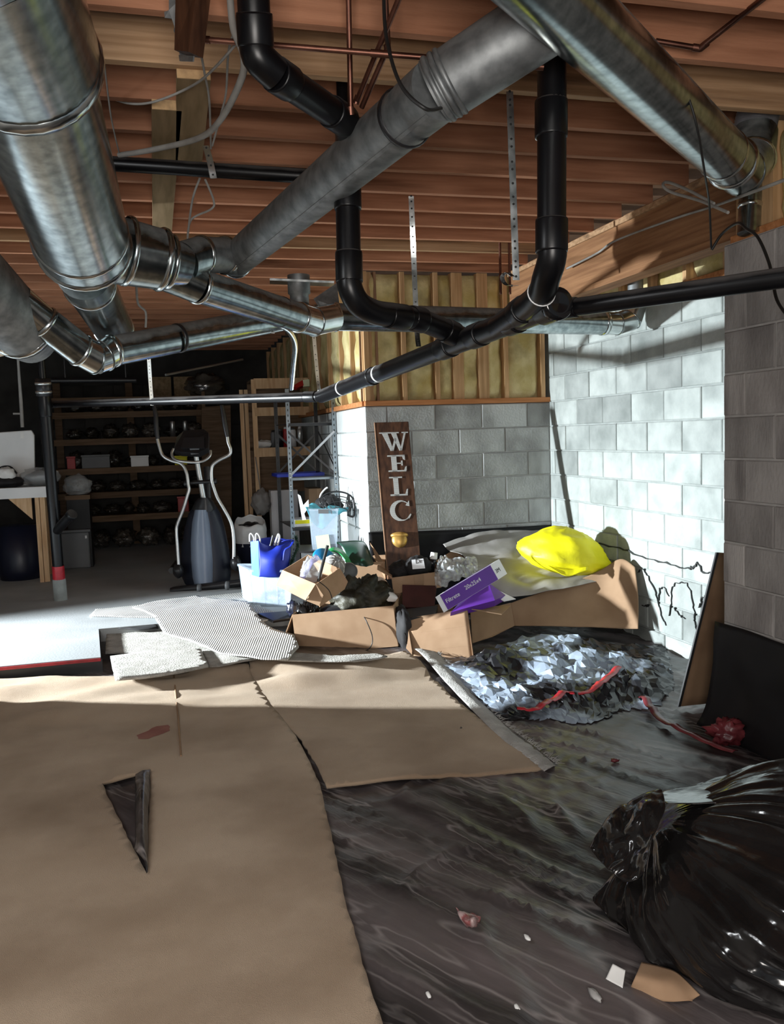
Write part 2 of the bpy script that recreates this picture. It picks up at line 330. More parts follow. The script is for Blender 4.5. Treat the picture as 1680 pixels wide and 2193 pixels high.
# ---------------------------------------------------------------- things and parts
def mesh(name, m, mt, base, bevel=0):
    me = bpy.data.meshes.new(name); me.from_pydata([p-base for p in m.v], [], m.f); me.polygons.foreach_set('use_smooth', m.sm)
    me.materials.append(K[mt]); me.validate(); me.update(); return me
class T:
    """a thing: an Empty at its base that parents its parts; solo() for a thing of one mesh"""
    def __init__(s, name, label=None, cat=None, group=None, kind=None, base=None):
        s.name, s.label, s.cat, s.group, s.kind, s.base = name, label, cat, group, kind, base; s.parts = []
    def part(s, name, m, mt, of=None, label=None, bevel=0, solid=0, kind=None, me=None, loc=None):
        s.parts.append((name, m, mt, of, label, bevel, solid, kind)); return len(s.parts)-1
    def props(s, o):
        if s.label: o['label'] = s.label
        if s.cat: o['category'] = s.cat
        if s.group: o['group'] = s.group
        if s.kind: o['kind'] = s.kind
        return o
    def mods(s, o, bevel, solid):
        if solid: q = o.modifiers.new('thickness', 'SOLIDIFY'); q.thickness = solid; q.offset = -1
        if bevel: q = o.modifiers.new('edge', 'BEVEL'); q.width = bevel; q.segments = 2; q.limit_method = 'ANGLE'
    def solo(s, m, mt, bevel=0, solid=0):
        b = s.base or basis(m.v); o = bpy.data.objects.new(s.name, mesh(s.name, m, mt, b)); COL.objects.link(o); o.location = b
        s.mods(o, bevel, solid); s.obj = s.props(o); return o
    def done(s):
        b = s.base or basis([p for q in s.parts if q[1] is not None for p in q[1].v])
        e = bpy.data.objects.new(s.name, None); e.empty_display_size = .05; COL.objects.link(e); e.location = b; s.props(e); s.obj = e; s.objs = []
        for name, m, mt, of, label, bevel, solid, kind in s.parts:
            o = bpy.data.objects.new(name, mesh(name, m, mt, b)); COL.objects.link(o); o.parent = e if of is None else s.objs[of]
            if label: o['label'] = label
            if kind: o['kind'] = kind
            s.mods(o, bevel, solid); s.objs.append(o)
        return e
def basis(vs):
    xs = [p.x for p in vs]; ys = [p.y for p in vs]
    return V(((min(xs)+max(xs))/2, (min(ys)+max(ys))/2, min(p.z for p in vs)))
def dup(root, loc, rz=0, label=None, scale=None):
    r = root.copy(); COL.objects.link(r); r.location = loc; r.rotation_euler = (0, 0, rz)
    if label: r['label'] = label
    if scale: r.scale = scale
    for ch in root.children:
        c = ch.copy(); COL.objects.link(c); c.parent = r
        for g in ch.children:
            d = g.copy(); COL.objects.link(d); d.parent = c
    return r
def text(name, body, parent, o, ux, uy, size, mt, align='LEFT'):   # flat print: lettering on a face, ux along the line, uy up
    cu = bpy.data.curves.new(name, 'FONT'); cu.body = body; cu.size = size; cu.extrude = .0006; cu.align_x = align
    cu.materials.append(K[mt]); ob = bpy.data.objects.new(name, cu); COL.objects.link(ob)
    x = V(ux).normalized(); z = x.cross(V(uy)).normalized(); y = z.cross(x)
    ob.matrix_world = Matrix(((x.x, y.x, z.x, o[0]), (x.y, y.y, z.y, o[1]), (x.z, y.z, z.z, o[2]), (0, 0, 0, 1)))
    bpy.context.view_layer.update(); me = bpy.data.meshes.new_from_object(ob.evaluated_get(bpy.context.evaluated_depsgraph_get())); bpy.data.objects.remove(ob)
    ob = bpy.data.objects.new(name, me); COL.objects.link(ob)
    mw = Matrix(((x.x, y.x, z.x, o[0]), (x.y, y.y, z.y, o[1]), (x.z, y.z, z.z, o[2]), (0, 0, 0, 1))); ob.parent = parent
    pw = Matrix.Translation(parent.location) if not parent.parent else Matrix.Translation(parent.parent.location+parent.location)
    ob.matrix_parent_inverse = pw.inverted(); ob.matrix_world = mw; return ob

# ================================================================ the setting
BZ = [.1186+.2032*k for k in range(-1, 12)]                    # block bed joints
def block_mesh(mt):
    l, h, d, e = .396, .194, .05, .005; m = M(); B = lambda a, z: [V((-l/2+a, z, -h/2+a)), V((l/2-a, z, -h/2+a)), V((l/2-a, z, h/2-a)), V((-l/2+a, z, h/2-a))]
    m.add(B(0, d)+B(0, e)+B(e, 0), [(8, 9, 10, 11)]+[(4+i, 4+(i+1) % 4, 8+(i+1) % 4, 8+i) for i in range(4)]+[(i, (i+1) % 4, 4+(i+1) % 4, 4+i) for i in range(4)])
    return mesh('block', m, mt, V((0, 0, 0)))
def blocks(wall, mt, o, ux, L, z0, z1, phase=0, nx=None):
    """lays running-bond blocks on a wall face: o start of the face at z 0, ux along it, nx the face normal"""
    me = block_mesh(mt); ux = V(ux); nx = V(nx); base = wall.location
    ang = math.atan2(ux.y, ux.x)
    for k in range(len(BZ)-1):
        a, b = max(BZ[k], z0), min(BZ[k+1], z1)
        if b-a < .03: continue
        s = phase+(.2032 if k % 2 else 0); s -= .4064*math.ceil(s/.4064)
        while s < L:
            u0, u1 = max(s, 0), min(s+.4064, L); s += .4064
            if u1-u0 < .04: continue
            ob = bpy.data.objects.new('block', me); COL.objects.link(ob); ob.parent = wall
            w = V(o)+ux*(u0+u1)/2+nx*random.uniform(.004, .009); w.z = (a+b)/2
            ob.location = w-base; ob.rotation_euler = (0, random.uniform(-.004, .004), ang); ob.scale = ((u1-u0-.0104)/.396, 1, (b-a-.0094)/.194)
def struct(name, m, mt, bevel=0, label=None): return T(name, label, None, kind='structure').solo(m, mt, bevel)

struct('floor', M().span((-1.8, -1.6, -.12), (3.6, 7.0, -.03)), 'earth')
# concrete slab with a notch
sl = [(-4.2, 5.70), (-.43, 5.70), (-.50, 6.60), (1.7, 6.62), (1.7, 6.8), (3.4, 6.8), (3.4, 13.2), (-4.2, 13.2)]
SLZ = .16
slab = struct('floor_slab', M().panel([(x, y, SLZ-.13) for x, y in sl], .26), 'concrete')
struct('trim_1', M().panel([(-4.2, 5.694, SLZ-.008), (-.425, 5.694, SLZ-.012), (-.425, 5.690, -.05), (-4.2, 5.690, -.05)], .006).panel([(-.424, 5.69, SLZ-.01), (-.494, 6.60, SLZ-.01), (-.494, 6.60, -.05), (-.424, 5.69, -.05)], .006), 'black')

# right-hand walls: the near pier, then the recessed whitewashed wall
w = struct('wall_right', M().span((2.662, .3, -.1), (2.90, 3.655, 2.353)), 'mortar_dark')
blocks(w, 'block_dark', (2.66, 3.655, 0), (0, -1, 0), 3.3, 0, 2.353, .16, (-1, 0, 0))
blocks(w, 'block_dark', (2.90, 3.652, 0), (-1, 0, 0), .24, 0, 2.353, .1, (0, 1, 0))
w = struct('wall_right_recess', M().span((3.21, 3.3, -.1), (3.45, 6.99, 2.353)), 'mortar_light')
blocks(w, 'block_light', (3.208, 6.745, 0), (0, -1, 0), 3.3, 0, 2.353, .09, (-1, 0, 0))
def crack(pts, wd, z):
    P = [AX(1180+x*.34656, 640+y*.34656, 3.196-z) for x, y in pts]; m = M(); n = len(P)
    Q = []
    for i in range(n-1):
        for t in range(4): Q.append(P[i].lerp(P[i+1], t/4)+V((0, random.uniform(-1, 1), random.uniform(-1, 1)))*.009)
    Q.append(P[-1]); vs = []; wd *= .62
    for i, p in enumerate(Q):
        d = (Q[min(i+1, len(Q)-1)]-Q[max(i-1, 0)]).normalized(); nn = V((0, -d.z, d.y)); h = wd*random.uniform(.35, 1.2)*(1 if 0 < i < len(Q)-1 else .1)
        vs += [p+nn*h, p-nn*h]
    vs2 = [v+V((.02, 0, 0)) for v in vs]; k = len(vs)
    m.add(vs+vs2, [(2*i, 2*i+1, 2*i+3, 2*i+2) for i in range(len(Q)-1)]+[(2*i, 2*i+2, 2*i+2+k, 2*i+k) for i in range(len(Q)-1)]+[(2*i+1, 2*i+1+k, 2*i+3+k, 2*i+3) for i in range(len(Q)-1)])
    o = bpy.data.objects.new('crack', mesh('crack', m, 'tar', w.location)); COL.objects.link(o); o.parent = w
for i, (pts, wd) in enumerate([
    ([(265, 1500), (300, 1515), (420, 1535), (540, 1590), (640, 1610), (740, 1640), (850, 1670), (880, 1660), (905, 1630), (935, 1690), (990, 1695)], .009),
    ([(530, 1690), (570, 1670), (600, 1720), (640, 1800), (660, 1870), (680, 1960), (710, 2020)], .005),
    ([(660, 1870), (670, 1790), (700, 1775), (730, 1840)], .004),
    ([(740, 1890), (745, 1790), (770, 1755), (840, 1750), (870, 1830), (885, 1940), (880, 1990), (900, 2050)], .005),
    ([(765, 1910), (790, 1950), (830, 1980)], .005), ([(950, 1830), (930, 1860), (910, 1910)], .005),
    ([(560, 1890), (590, 1900), (610, 1890)], .005), ([(740, 1890), (728, 1960)], .004)]): crack(pts, wd, .004+.0004*i)
# back wall of the bay and the lit return at its left end
w = struct('wall_back', M().span((1.61, 6.76, -.1), (3.22, 6.96, 1.74)), 'mortar')
blocks(w, 'block_back', (1.60, 6.758, 0), (1, 0, 0), 1.61, 0, 1.742, .18, (0, -1, 0))
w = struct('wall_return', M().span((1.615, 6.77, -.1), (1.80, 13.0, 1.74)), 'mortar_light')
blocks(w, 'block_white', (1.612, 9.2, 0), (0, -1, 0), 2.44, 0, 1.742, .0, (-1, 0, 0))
# far and left walls of the workshop end, with the small window the daylight comes through
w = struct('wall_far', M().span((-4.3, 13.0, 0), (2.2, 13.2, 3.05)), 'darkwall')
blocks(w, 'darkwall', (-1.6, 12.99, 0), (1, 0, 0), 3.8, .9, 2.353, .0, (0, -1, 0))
wy0, wy1, wz0, wz1 = 5.75, 6.692, .55, 1.36
struct('wall_left', M().span((-4.35, 5.4, 0), (-4.2, wy0, 3.05)).span((-4.35, wy1, 0), (-4.2, 13.2, 3.05)).span((-4.35, wy0, 0), (-4.2, wy1, wz0)).span((-4.35, wy0, wz1), (-4.2, wy1, 3.05)), 'mortar')
fr = M().span((-4.30, wy0, wz0), (-4.24, wy0+.04, wz1)).span((-4.30, wy0, wz0), (-4.24, wy1, wz0+.04)).span((-4.30, wy0, wz1-.004), (-4.24, wy1, wz1))
struct('window_1', fr, 'white')
struct('wall_left_near', M().span((-1.95, -1.0, -.1), (-1.72, 5.50, 3.05)), 'mortar_dark')

# ceiling: subfloor with the joists as parts
JZ = 2.80; JH = .235
ceil = struct('ceiling', M().span((-4.3, -1.2, JZ+JH), (3.6, 13.2, JZ+JH+.03)), 'ply')
jm = {}
def joist(y, x0, x1, mt, z=JZ):
    L = x1-x0; k = (mt, round(L, 2))
    if k not in jm: jm[k] = mesh('joist', M().box((0, 0, 0), (L, .040, JH-.002)), mt, V((0, 0, 0)))
    o = bpy.data.objects.new('joist', jm[k]); COL.objects.link(o); o.parent = ceil
    o.location = V(((x0+x1)/2, y, z+JH/2-.001))-ceil.location
JY = [3.175+.3525*k for k in range(-11, 28)]
for i, y in enumerate(JY):
    k = i-11
    if y < .2 or y > 12.8: continue
    x1 = 2.845+random.uniform(-.004, 0)
    joist(y, -4.2 if y > 5.6 else -1.7, x1 if y < 6.8 else 1.6, 'joist_pale' if k in (0, 8) else 'joist', JZ+random.uniform(-.004, .004)+(.0 if k else -.012))
# long beam the joists butt into
bm = T('rim_beam', 'long tan wood beam carrying joist ends above the pale block wall', 'beam')
bm.part('beam', M().span((2.85, .9, 2.44), (2.95, 6.72, 2.81)), 'beam')
bm.part('bottom_chord', M().span((2.83, .9, 2.425), (2.97, 6.72, 2.462)), 'beam')
bm.part('ledger', M().span((2.835, .9, 2.765), (2.85, 6.72, 2.80)), 'joist_pale'); bm.done()
# insulated cripple walls above the blocks
def cripple(name, label, o, ux, nx, L, z0, z1, studs, wide=()):
    t = T(name, None, None, kind='structure'); o = V(o); ux = V(ux); nx = V(nx)
    P = lambda u, d, z: o+ux*u-nx*d+V((0, 0, z))
    back = M().bar(P(0, .12, (z0+z1)/2), P(L, .12, (z0+z1)/2), .02, z1-z0)
    t.part('sheathing', back, 'ply')
    t.part('bottom_plate', M().bar(P(0, .045, z0+.02), P(L, .045, z0+.02), .13, .04), 'plate', bevel=.003)
    for a in studs:
        wd = .09 if a in wide else .038
        t.part('stud', M().bar(P(a, .05, z0+.04), P(a, .05, z1), .09, wd, upv=ux), 'stud')
    S2 = list(studs)
    for a, b in zip(S2[:-1], S2[1:]):
        if b-a < .09: continue
        def fn(u, v, a=a, b=b):
            e = min(u, 1-u)*(b-a); f = min(v, 1-v)*(z1-z0); bulge = .045*min(1, e/.05)*min(1, f/.06)
            p = P(a+.02+(b-a-.04)*u, .075-bulge, z0+.04+(z1-z0-.05)*v); return p+nx*(.022*noise.noise(p*9))
        t.part('insulation_batt', M().grid(14, 22, fn), 'insul')
    t.done(); return t
cripple('trim_2', '', (1.60, 6.74, 0), (1, 0, 0), (0, -1, 0), 1.6, 1.744, 2.80, [.03, .34, .62, .80, 1.02, 1.22, 1.55], (.80, 1.02))
cripple('trim_3', '', (1.60, 12.98, 0), (0, -1, 0), (-1, 0, 0), 6.22, 1.744, 2.80, [.03, .6, 1.2, 1.8, 2.4, 3.0, 3.6, 4.2, 4.75, 5.3, 5.75, 6.18])
cripple('trim_4', '', (3.20, 6.7, 0), (0, -1, 0), (-1, 0, 0), 3.0, 2.353, 2.84, [.03, .35, .75, 1.12, 1.5, 1.9, 2.3, 2.7, 2.97])
cripple('trim_5', '', (2.70, 3.64, 0), (0, -1, 0), (-1, 0, 0), 2.7, 2.353, 2.84, [.03, .22, .62, 1.02, 1.42, 1.82, 2.3, 2.66], (.22,))

# ================================================================ ground coverings
def gz(x, y): return .055*sstep(4.7, 5.65, y)*(1-.75*sstep(.6, 2.2, x))
def fold(x, y, a=.02):
    n, d = x*.88+y*.48, -x*.48+y*.88
    w = noise.noise(V((x*1.3, y*1.3, 5)))
    k = .5*noise.noise(V((n*1.6, d*.6, 3)))
    for f, g, q in ((3.0, .55, 1), (5.2, .8, .8), (8.5, 1.1, .6), (14, 1.6, .4)):
        r = max(0, 1-abs(noise.noise(V((n*f+w*1.5+f, d*g+w, f*3))))*7); k += q*r*r*(.5+.9*noise.noise(V((x*2.2, y*2.2, f))))
    return a*(k+.45)+.004*noise.noise(V((x*14, y*14, 2)))
def onc(x, y): return 1-sstep(-.12, .10, x-(.50 if y < 3.5 else .62+ (y-3.5)*.9 if y < 4.6 else 1.5))
def lz(x, y): return gz(x, y)+.004+fold(x, y, .026)*(1-.75*onc(x, y))*sstep(1.0, 1.5, y)
t = T('plastic_ground_liner', 'black dusty plastic sheeting covering the dirt floor', 'plastic sheet')
t.part('sheet', M().grid(150, 235, lambda u, v: V((-.7+3.92*u, 1.2+5.55*v, lz(-.7+3.92*u, 1.2+5.55*v)))), 'liner')
def wl(u, v):
    y = 3.68-2.6*u; z = .53*(1-v)+.012*noise.noise(V((y*3, 1, 1)))*(1-v); k = noise.noise(V((y*5, z*5, 4)))
    return V((2.632-.10*v*v*v-.016*(k+.5)*min(1, v*4+.2), y, z+(.008 if v > .95 else 0)))
t.part('pier_skirt', M().grid(60, 22, wl), 'skirt', solid=.003)
def wb(u, v):
    x = 1.59+1.60*u; top = .735-.02*sin(u*pi)*.5-.03*u; z = top*(1-v)+.02*v; k = noise.noise(V((x*5, z*5, 8)))
    return V((x, 6.73-.16*v*v-.014*(k+.5), z))
t.part('back_wall_skirt', M().grid(50, 20, wb), 'skirt', solid=.003); t.done()

def px(poly, z=0): return [G(x, y, z).xy for x, y in poly]
def pxz(poly): return [G(x, y, .105 if y < 1470 else .075 if y < 1520 else .045).xy for x, y in poly]
def cz(x, y):
    b = gz(x, y)+.040+.006*noise.noise(V((x*1.5, y*1.5, 1)))
    w = sstep(4.4, 5.2, y)
    return b+w*(.034*noise.noise(V((x*1.3, y*4.2, 7)))+.024*noise.noise(V((x*3, y*7, 17)))+.012)
hole = px([(217, 1676), (288, 1657), (322, 1646), (318, 1760), (315, 1872), (285, 1815)], .04)
cl = pxz([(-215, 1458), (0, 1452), (120, 1446), (240, 1445), (371, 1437), (460, 1424), (530, 1418), (552, 1450), (576, 1495), (606, 1537), (636, 1577), (660, 1622), (686, 1678), (700, 1740), (740, 1925), (785, 2080), (822, 2193), (846, 2330), (-400, 2330), (-400, 1900)])
t = T('tan_carpet_remnant', 'large tan carpet remnant with a triangular hole covering the near floor', 'carpet')
t.part('pile', polysheet(cl, cz, .045, [hole], .006), 'carpet', solid=.014)
t.part('seam', M().tube([V((p.x, p.y, cz(p.x, p.y)+.002)) for p in [G(371, 1439, .06), G(377, 1490, .06), G(383, 1550, .05), G(388, 1620, .04)]], .005, 6), 'carddark')
f0 = [G(322, 1646, .05), G(288, 1657, .05), G(285, 1815, .045), G(315, 1872, .045)]
t.part('folded_flap', psheet([[G(321, 1646, .055), G(305, 1651, .085), G(290, 1657, .05)], [G(320, 1700, .055), G(304, 1715, .11), G(290, 1722, .055)], [G(318, 1780, .055), G(305, 1790, .10), G(290, 1795, .055)], [G(316, 1868, .05), G(310, 1845, .07), G(287, 1818, .05)]], 10, 16, .012, 9), 'liner', solid=.004, label='dark underside folded over the hole')
t.part('red_stain', polysheet(px([(292, 1572), (318, 1562), (335, 1553), (360, 1550), (364, 1562), (340, 1572), (318, 1580), (296, 1580)], .05), lambda x, y: cz(x, y)+.0015, .03, (), .018), 'stain', label='dull red stain')
t.done()
t = T('tan_carpet_offcut', 'tan carpet offcut with frayed white edge in front of open boxes', 'carpet')
cr = pxz([(534, 1414), (600, 1406), (700, 1408), (800, 1400), (868, 1385), (905, 1408), (962, 1462), (1062, 1562), (1120, 1602), (1166, 1640), (1030, 1655), (860, 1662), (700, 1680), (678, 1632), (640, 1574), (596, 1535), (564, 1493), (540, 1450)])
t.part('pile', polysheet(cr, lambda x, y: cz(x, y)-.001, .04, (), .010), 'carpet', solid=.014)
L0 = [(868, 1380), (905, 1402), (962, 1456), (1062, 1556), (1122, 1600), (1170, 1638)]
def zz(p, d): return V((p.x, p.y, cz(p.x, p.y)+d))
t.part('frayed_backing', psheet([[zz(G(x-4, y+3, .06), .0) for x, y in L0], [zz(G(x+4, y, .06), .006) for x, y in L0], [zz(G(x+13, y-3, .05), .0) for x, y in L0], [zz(G(x+24, y-5, .03), -.02) for x, y in L0]], 110, 9, .008, 40, 3), 'carpetback', label='frayed white backing turned up', solid=.003)
fr = M()
for i in range(320):
    u = random.random()*(len(L0)-1); k = int(u); f = u-k; x = L0[k][0]+(L0[k+1][0]-L0[k][0])*f; y = L0[k][1]+(L0[k+1][1]-L0[k][1])*f
    p = zz(G(x+21, y-5, .03), -.012); q = p+V((random.uniform(.01, .045), random.uniform(-.02, .03), random.uniform(-.008, .012))); fr.tube([p, p.lerp(q, .5)+V((0, 0, .004)), q], [.0016, .0012, .0006], 4, cap=False)
t.part('fringe', fr, 'carpetback', kind='stuff'); t.done()

MZ = .075
def flatmat(name, label, poly, mt, z, amp=.012, seed=0, cat='carpet', group=None, slope=None, thick=.010):
    P = px(poly, z)
    def zf(x, y):
        b = z
        if slope: b = slope(x, y)
        return b+amp*(noise.noise(V((x*2.6, y*2.6, seed)))+.5*noise.noise(V((x*7, y*7, seed+3))))
    return T(name, label, cat, group).solo(polysheet(P, zf, .045, (), .006), mt, solid=thick)
onslab = lambda x, y: MZ+.02+(.075)*sstep(6.2, 6.7, y)
flatmat('ribbed_white_mat', 'ribbed white matting lying flat on slab behind the draped mat', [(192, 1318), (205, 1304), (300, 1295), (420, 1279), (533, 1266), (548, 1282), (560, 1300), (610, 1316), (560, 1330), (420, 1322), (290, 1320)], 'ribbed', SLZ+.014, .004, 5)
flatmat('draped_ribbed_mat', 'ribbed white mat draped off the slab edge beside the tub', [(284, 1310), (350, 1296), (424, 1284), (530, 1299), (556, 1322), (585, 1336), (628, 1346), (640, 1372), (616, 1400), (560, 1399), (470, 1384), (402, 1358), (350, 1347), (330, 1326)], 'ribbed', .20, .012, 9, slope=lambda x, y: .165+.075*sstep(6.0, 6.75, y))
flatmat('grey_carpet_scrap', 'flat grey carpet scrap in the slab notch', [(229, 1343), (345, 1347), (430, 1370), (476, 1388), (440, 1396), (226, 1398)], 'scrap', MZ+.04, .006, 11)
flatmat('grey_carpet_scrap', 'folded nubby grey scrap overlapping the tan carpet edge', [(236, 1404), (330, 1392), (430, 1388), (446, 1424), (380, 1436), (300, 1448), (247, 1452), (240, 1425)], 'scrap', MZ+.075, .006, 13, thick=.02)
flatmat('grey_carpet_scrap', 'narrow grey scrap between ribbed mat and tan carpet', [(434, 1392), (500, 1390), (566, 1392), (640, 1398), (730, 1404), (810, 1398), (830, 1404), (760, 1416), (640, 1414), (560, 1408), (470, 1424), (446, 1424)], 'scrap', MZ+.055, .01, 15)
flatmat('dark_felt_strip', 'torn black felt strip at the slab notch under the mats', [(222, 1340), (330, 1328), (340, 1344), (300, 1347), (250, 1346)], 'blackcloth', MZ+.075, .02, 17, cat='felt')
# red tape along the slab edge
T('red_edge_tape', 'thin red tape line along the black concrete slab edge', 'tape').solo(M().span((-1.7, 5.684, SLZ-.022), (-.43, 5.689, SLZ-.004)), 'redtape')

# crumpled black poly, its reflected light painted as bluish patches
rows = [[(940, 1428), (1030, 1398), (1120, 1372), (1240, 1368), (1340, 1376), (1425, 1378)],
        [(975, 1450), (1050, 1425), (1150, 1392), (1250, 1392), (1350, 1400), (1435, 1404)],
        [(1010, 1480), (1080, 1462), (1170, 1440), (1270, 1430), (1350, 1425), (1440, 1436)],
        [(1050, 1510), (1110, 1500), (1190, 1490), (1270, 1478), (1350, 1465), (1440, 1470)],
        [(1090, 1535), (1140, 1530), (1210, 1535), (1270, 1535), (1330, 1510), (1400, 1505)]]
def cr3(u, v):
    R_ = [[G(x, y, .05) for x, y in r] for r in rows]; p = catmull([catmull(r, u) for r in R_], v)
    e = min(1, min(u, 1-u)*6, min(v, 1-v)*5); q = p*4.5; rr = random.Random(int(u*1e4)*7919+int(v*1e4)); p += V((rr.uniform(-.015, .015), rr.uniform(-.018, .018), 0))
    q = V((q.x+.7*noise.noise(q*.5), q.y*.75+.7*noise.noise(q*.5+V((9, 1, 3))), 2)); d1 = noise.voronoi(q*.62)[0]; d2 = noise.voronoi(q*1.5+V((4, 4, 0)))[0]; d3 = noise.voronoi(q*3.2)[0]
    h = .10*e*(d1[0]-.2)+.08*e*(d2[1]-d2[0]-.1)+rr.uniform(-.008, .010)*e
    p.z = lz(p.x, p.y)+.006+max(0, .012*e+h); return p
cm = M(); gq = M().grid(60, 40, cr3)
cm.add(gq.v, [t3 for f in gq.f for t3 in ((f[0], f[1], f[2]), (f[0], f[2], f[3]))], False)
T('crumpled_sheen_plastic', 'crumpled plastic sheet with painted bluish reflections on the black liner', 'plastic sheet').solo(cm, 'poly')
def crz(x, y): return .06
def ribbon(name, label, pts, wd, mt, z0=.07, amp=.01, cat='tape'):
    P = [G(x, y, .06) for x, y in pts]; Q = spl(P, 8*len(P)); m = M(); vs = []
    for i, p in enumerate(Q):
        d = (Q[min(i+1, len(Q)-1)]-Q[max(i-1, 0)]).normalized(); n = V((-d.y, d.x, 0)); h = z0+amp*noise.noise(p*9)
        a = V((p.x, p.y, lz(p.x, p.y)+h)); vs += [a+n*wd, a+V((0, 0, .006)), a-n*wd]
    m.add(vs, [(3*i+j, 3*i+j+1, 3*i+j+4, 3*i+j+3) for i in range(len(Q)-1) for j in (0, 1)], True)
    return T(name, label, cat).solo(m, mt, solid=.003)
ribbon('red_tape_strip', 'bright red tape strip stuck across the crumpled plastic', [(1108, 1532), (1150, 1530), (1190, 1508), (1215, 1494), (1245, 1494), (1290, 1478), (1325, 1440)], .022, 'redtape', .075)
ribbon('red_tape_strip', 'dull red tape strip running from crumpled plastic toward the pier', [(1332, 1442), (1360, 1470), (1390, 1505), (1425, 1540), (1480, 1568), (1530, 1590), (1575, 1605)], .022, 'pinkred', .035)
T('red_film_wad', 'wadded shiny red film at the foot of the pier', 'plastic wad').solo(M().blob(G(1560, 1570, .06), (.085, .07, .06), amp=.5, fr=3, ridge=.5, seed=4), 'pinkred')
T('red_plastic_scrap', 'tiny dark red scrap lying on the black sheeting behind offcut', 'scrap').solo(M().blob(G(1318, 1628, .03), (.02, .016, .008), nu=12, nv=8, amp=.5), 'pinkred')
T('pink_wrapper_scrap', 'crumpled pink and clear wrapper scrap on the black sheeting', 'scrap').solo(psheet([[G(978, 1945, .03), G(1000, 1955, .05), G(1012, 1958, .03)], [G(985, 1965, .05), G(1008, 1968, .07), G(1030, 1963, .05)], [G(1000, 1985, .03), G(1015, 1985, .05), G(1028, 1978, .03)]], 14, 12, .03, 40, 2), 'pinkfilm', solid=.001)
for i, (x, y, s) in enumerate([(1130, 2008, .012), (918, 2130, .010), (1108, 2157, .010), (1275, 2130, .02)]):
    T('paper_bit', ['small pale sliver on black sheeting right of pink wrapper', 'pale crumb on the black sheeting beside the near carpet edge', 'pale speck on black sheeting near bottom middle', 'dull clear scrap beside the white label by the bag'][i], 'scrap').solo(M().blob(G(x, y, .03), (s*.6, s*1.4, s*.4), nu=12, nv=8, amp=.4, seed=i), 'paper' if i < 3 else 'kraft')

# ================================================================ big black trash bag, right foreground
bc = V((1.79, 2.09, .13)); pole = (D(1440, 1712, 2.72)-bc); pole.normalize()
Rb = pole.to_track_quat('Z', 'Y').to_matrix()
t = T('black_trash_bag', 'big shiny black trash bag slumped beside the pier in the foreground', 'trash bag')
def bagfn(p, d):
    th = math.acos(max(-1, min(1, d.z))); ph = math.atan2(d.y, d.x)
    a = sstep(.10, .6, th)*(1-.4*sstep(2.1, 2.9, th)); k = 0
    for f, g in ((5, .05), (9, .04), (15, .034), (23, .022), (34, .012)):
        z_ = 2.2*noise.noise(V((cos(ph)*1.2, sin(ph)*1.2, th*.6+f))); k += g*((1-abs(sin(f*ph/2+z_)))**2.2-.25)*(.6+.8*noise.noise(V((cos(ph)*3, sin(ph)*3, th*1.5+f))))
    k = 1+a*k*1.5+.012*noise.noise(V((d.x*9, d.y*9, d.z*9)))
    return p*k
m = M().blob(V((0, 0, 0)), (.50, .50, .42), nu=220, nv=90, amp=.10, fr=1.6, seed=3, fn=bagfn)
m.v = [bc+V((q.x*1.06, q.y*1.02, q.z*.66)) for q in (Rb @ p for p in m.v)]
for i, q in enumerate(m.v):
    s_ = 1+.26*max(0, min(1, (.36-q.z)/.36))*(.75+.5*noise.noise(V((q.x*5, q.y*5, 3)))); m.v[i] = V((bc.x+(q.x-bc.x)*s_, bc.y+(q.y-bc.y)*s_, q.z))
m.v = [V((p.x, p.y, max(p.z, .035+.012*noise.noise(p*8)))) for p in m.v]
t.part('body', m, 'trash')
t.part('gathered_spike', psheet([[D(1418, 1690, 2.70), D(1370, 1700, 2.72), D(1310, 1740, 2.76), D(1262, 1813, 2.74)], [D(1425, 1730, 2.60), D(1380, 1745, 2.60), D(1320, 1790, 2.66), D(1264, 1815, 2.72)], [D(1400, 1790, 2.52), D(1365, 1815, 2.56), D(1320, 1830, 2.62), D(1266, 1816, 2.71)], [D(1380, 1870, 2.46), D(1345, 1890, 2.50), D(1310, 1870, 2.58), D(1270, 1822, 2.70)]], 40, 30, .03, 9, 5, .03), 'trash', solid=.002)
t.part('open_rim', psheet([[D(1400, 1700, 2.78), D(1490, 1683, 2.80), D(1590, 1662, 2.80), D(1664, 1648, 2.8), D(1760, 1640, 2.8)], [D(1410, 1706, 2.72), D(1500, 1700, 2.72), D(1600, 1690, 2.70), D(1670, 1680, 2.70), D(1760, 1680, 2.7)], [D(1430, 1722, 2.62), D(1520, 1722, 2.60), D(1600, 1722, 2.58), D(1670, 1722, 2.58), D(1760, 1722, 2.58)]], 60, 16, .008, 6, 8, .014), 'trash', solid=.002)
t.done()
T('cardboard_scrap', 'curled pale cardboard scrap poking out from under the trash bag', 'cardboard').solo(psheet([[G(1350, 2118, .02), G(1400, 2140, .02), G(1440, 2146, .02), G(1484, 2142, .02)], [G(1362, 2090, .06), G(1410, 2100, .06), G(1445, 2110, .05), G(1486, 2140, .02)], [G(1375, 2060, .05), G(1420, 2070, .05), G(1455, 2085, .05), G(1500, 2130, .03)]], 24, 12, .004, 20), 'card', solid=.004)
T('white_label_scrap', 'small white label scrap beside the bottom of the trash bag', 'paper').solo(psheet([[G(1298, 2096, .035), G(1334, 2116, .035)], [G(1313, 2064, .055), G(1340, 2078, .055)]], 8, 8, .004, 30), 'paper', solid=.001)

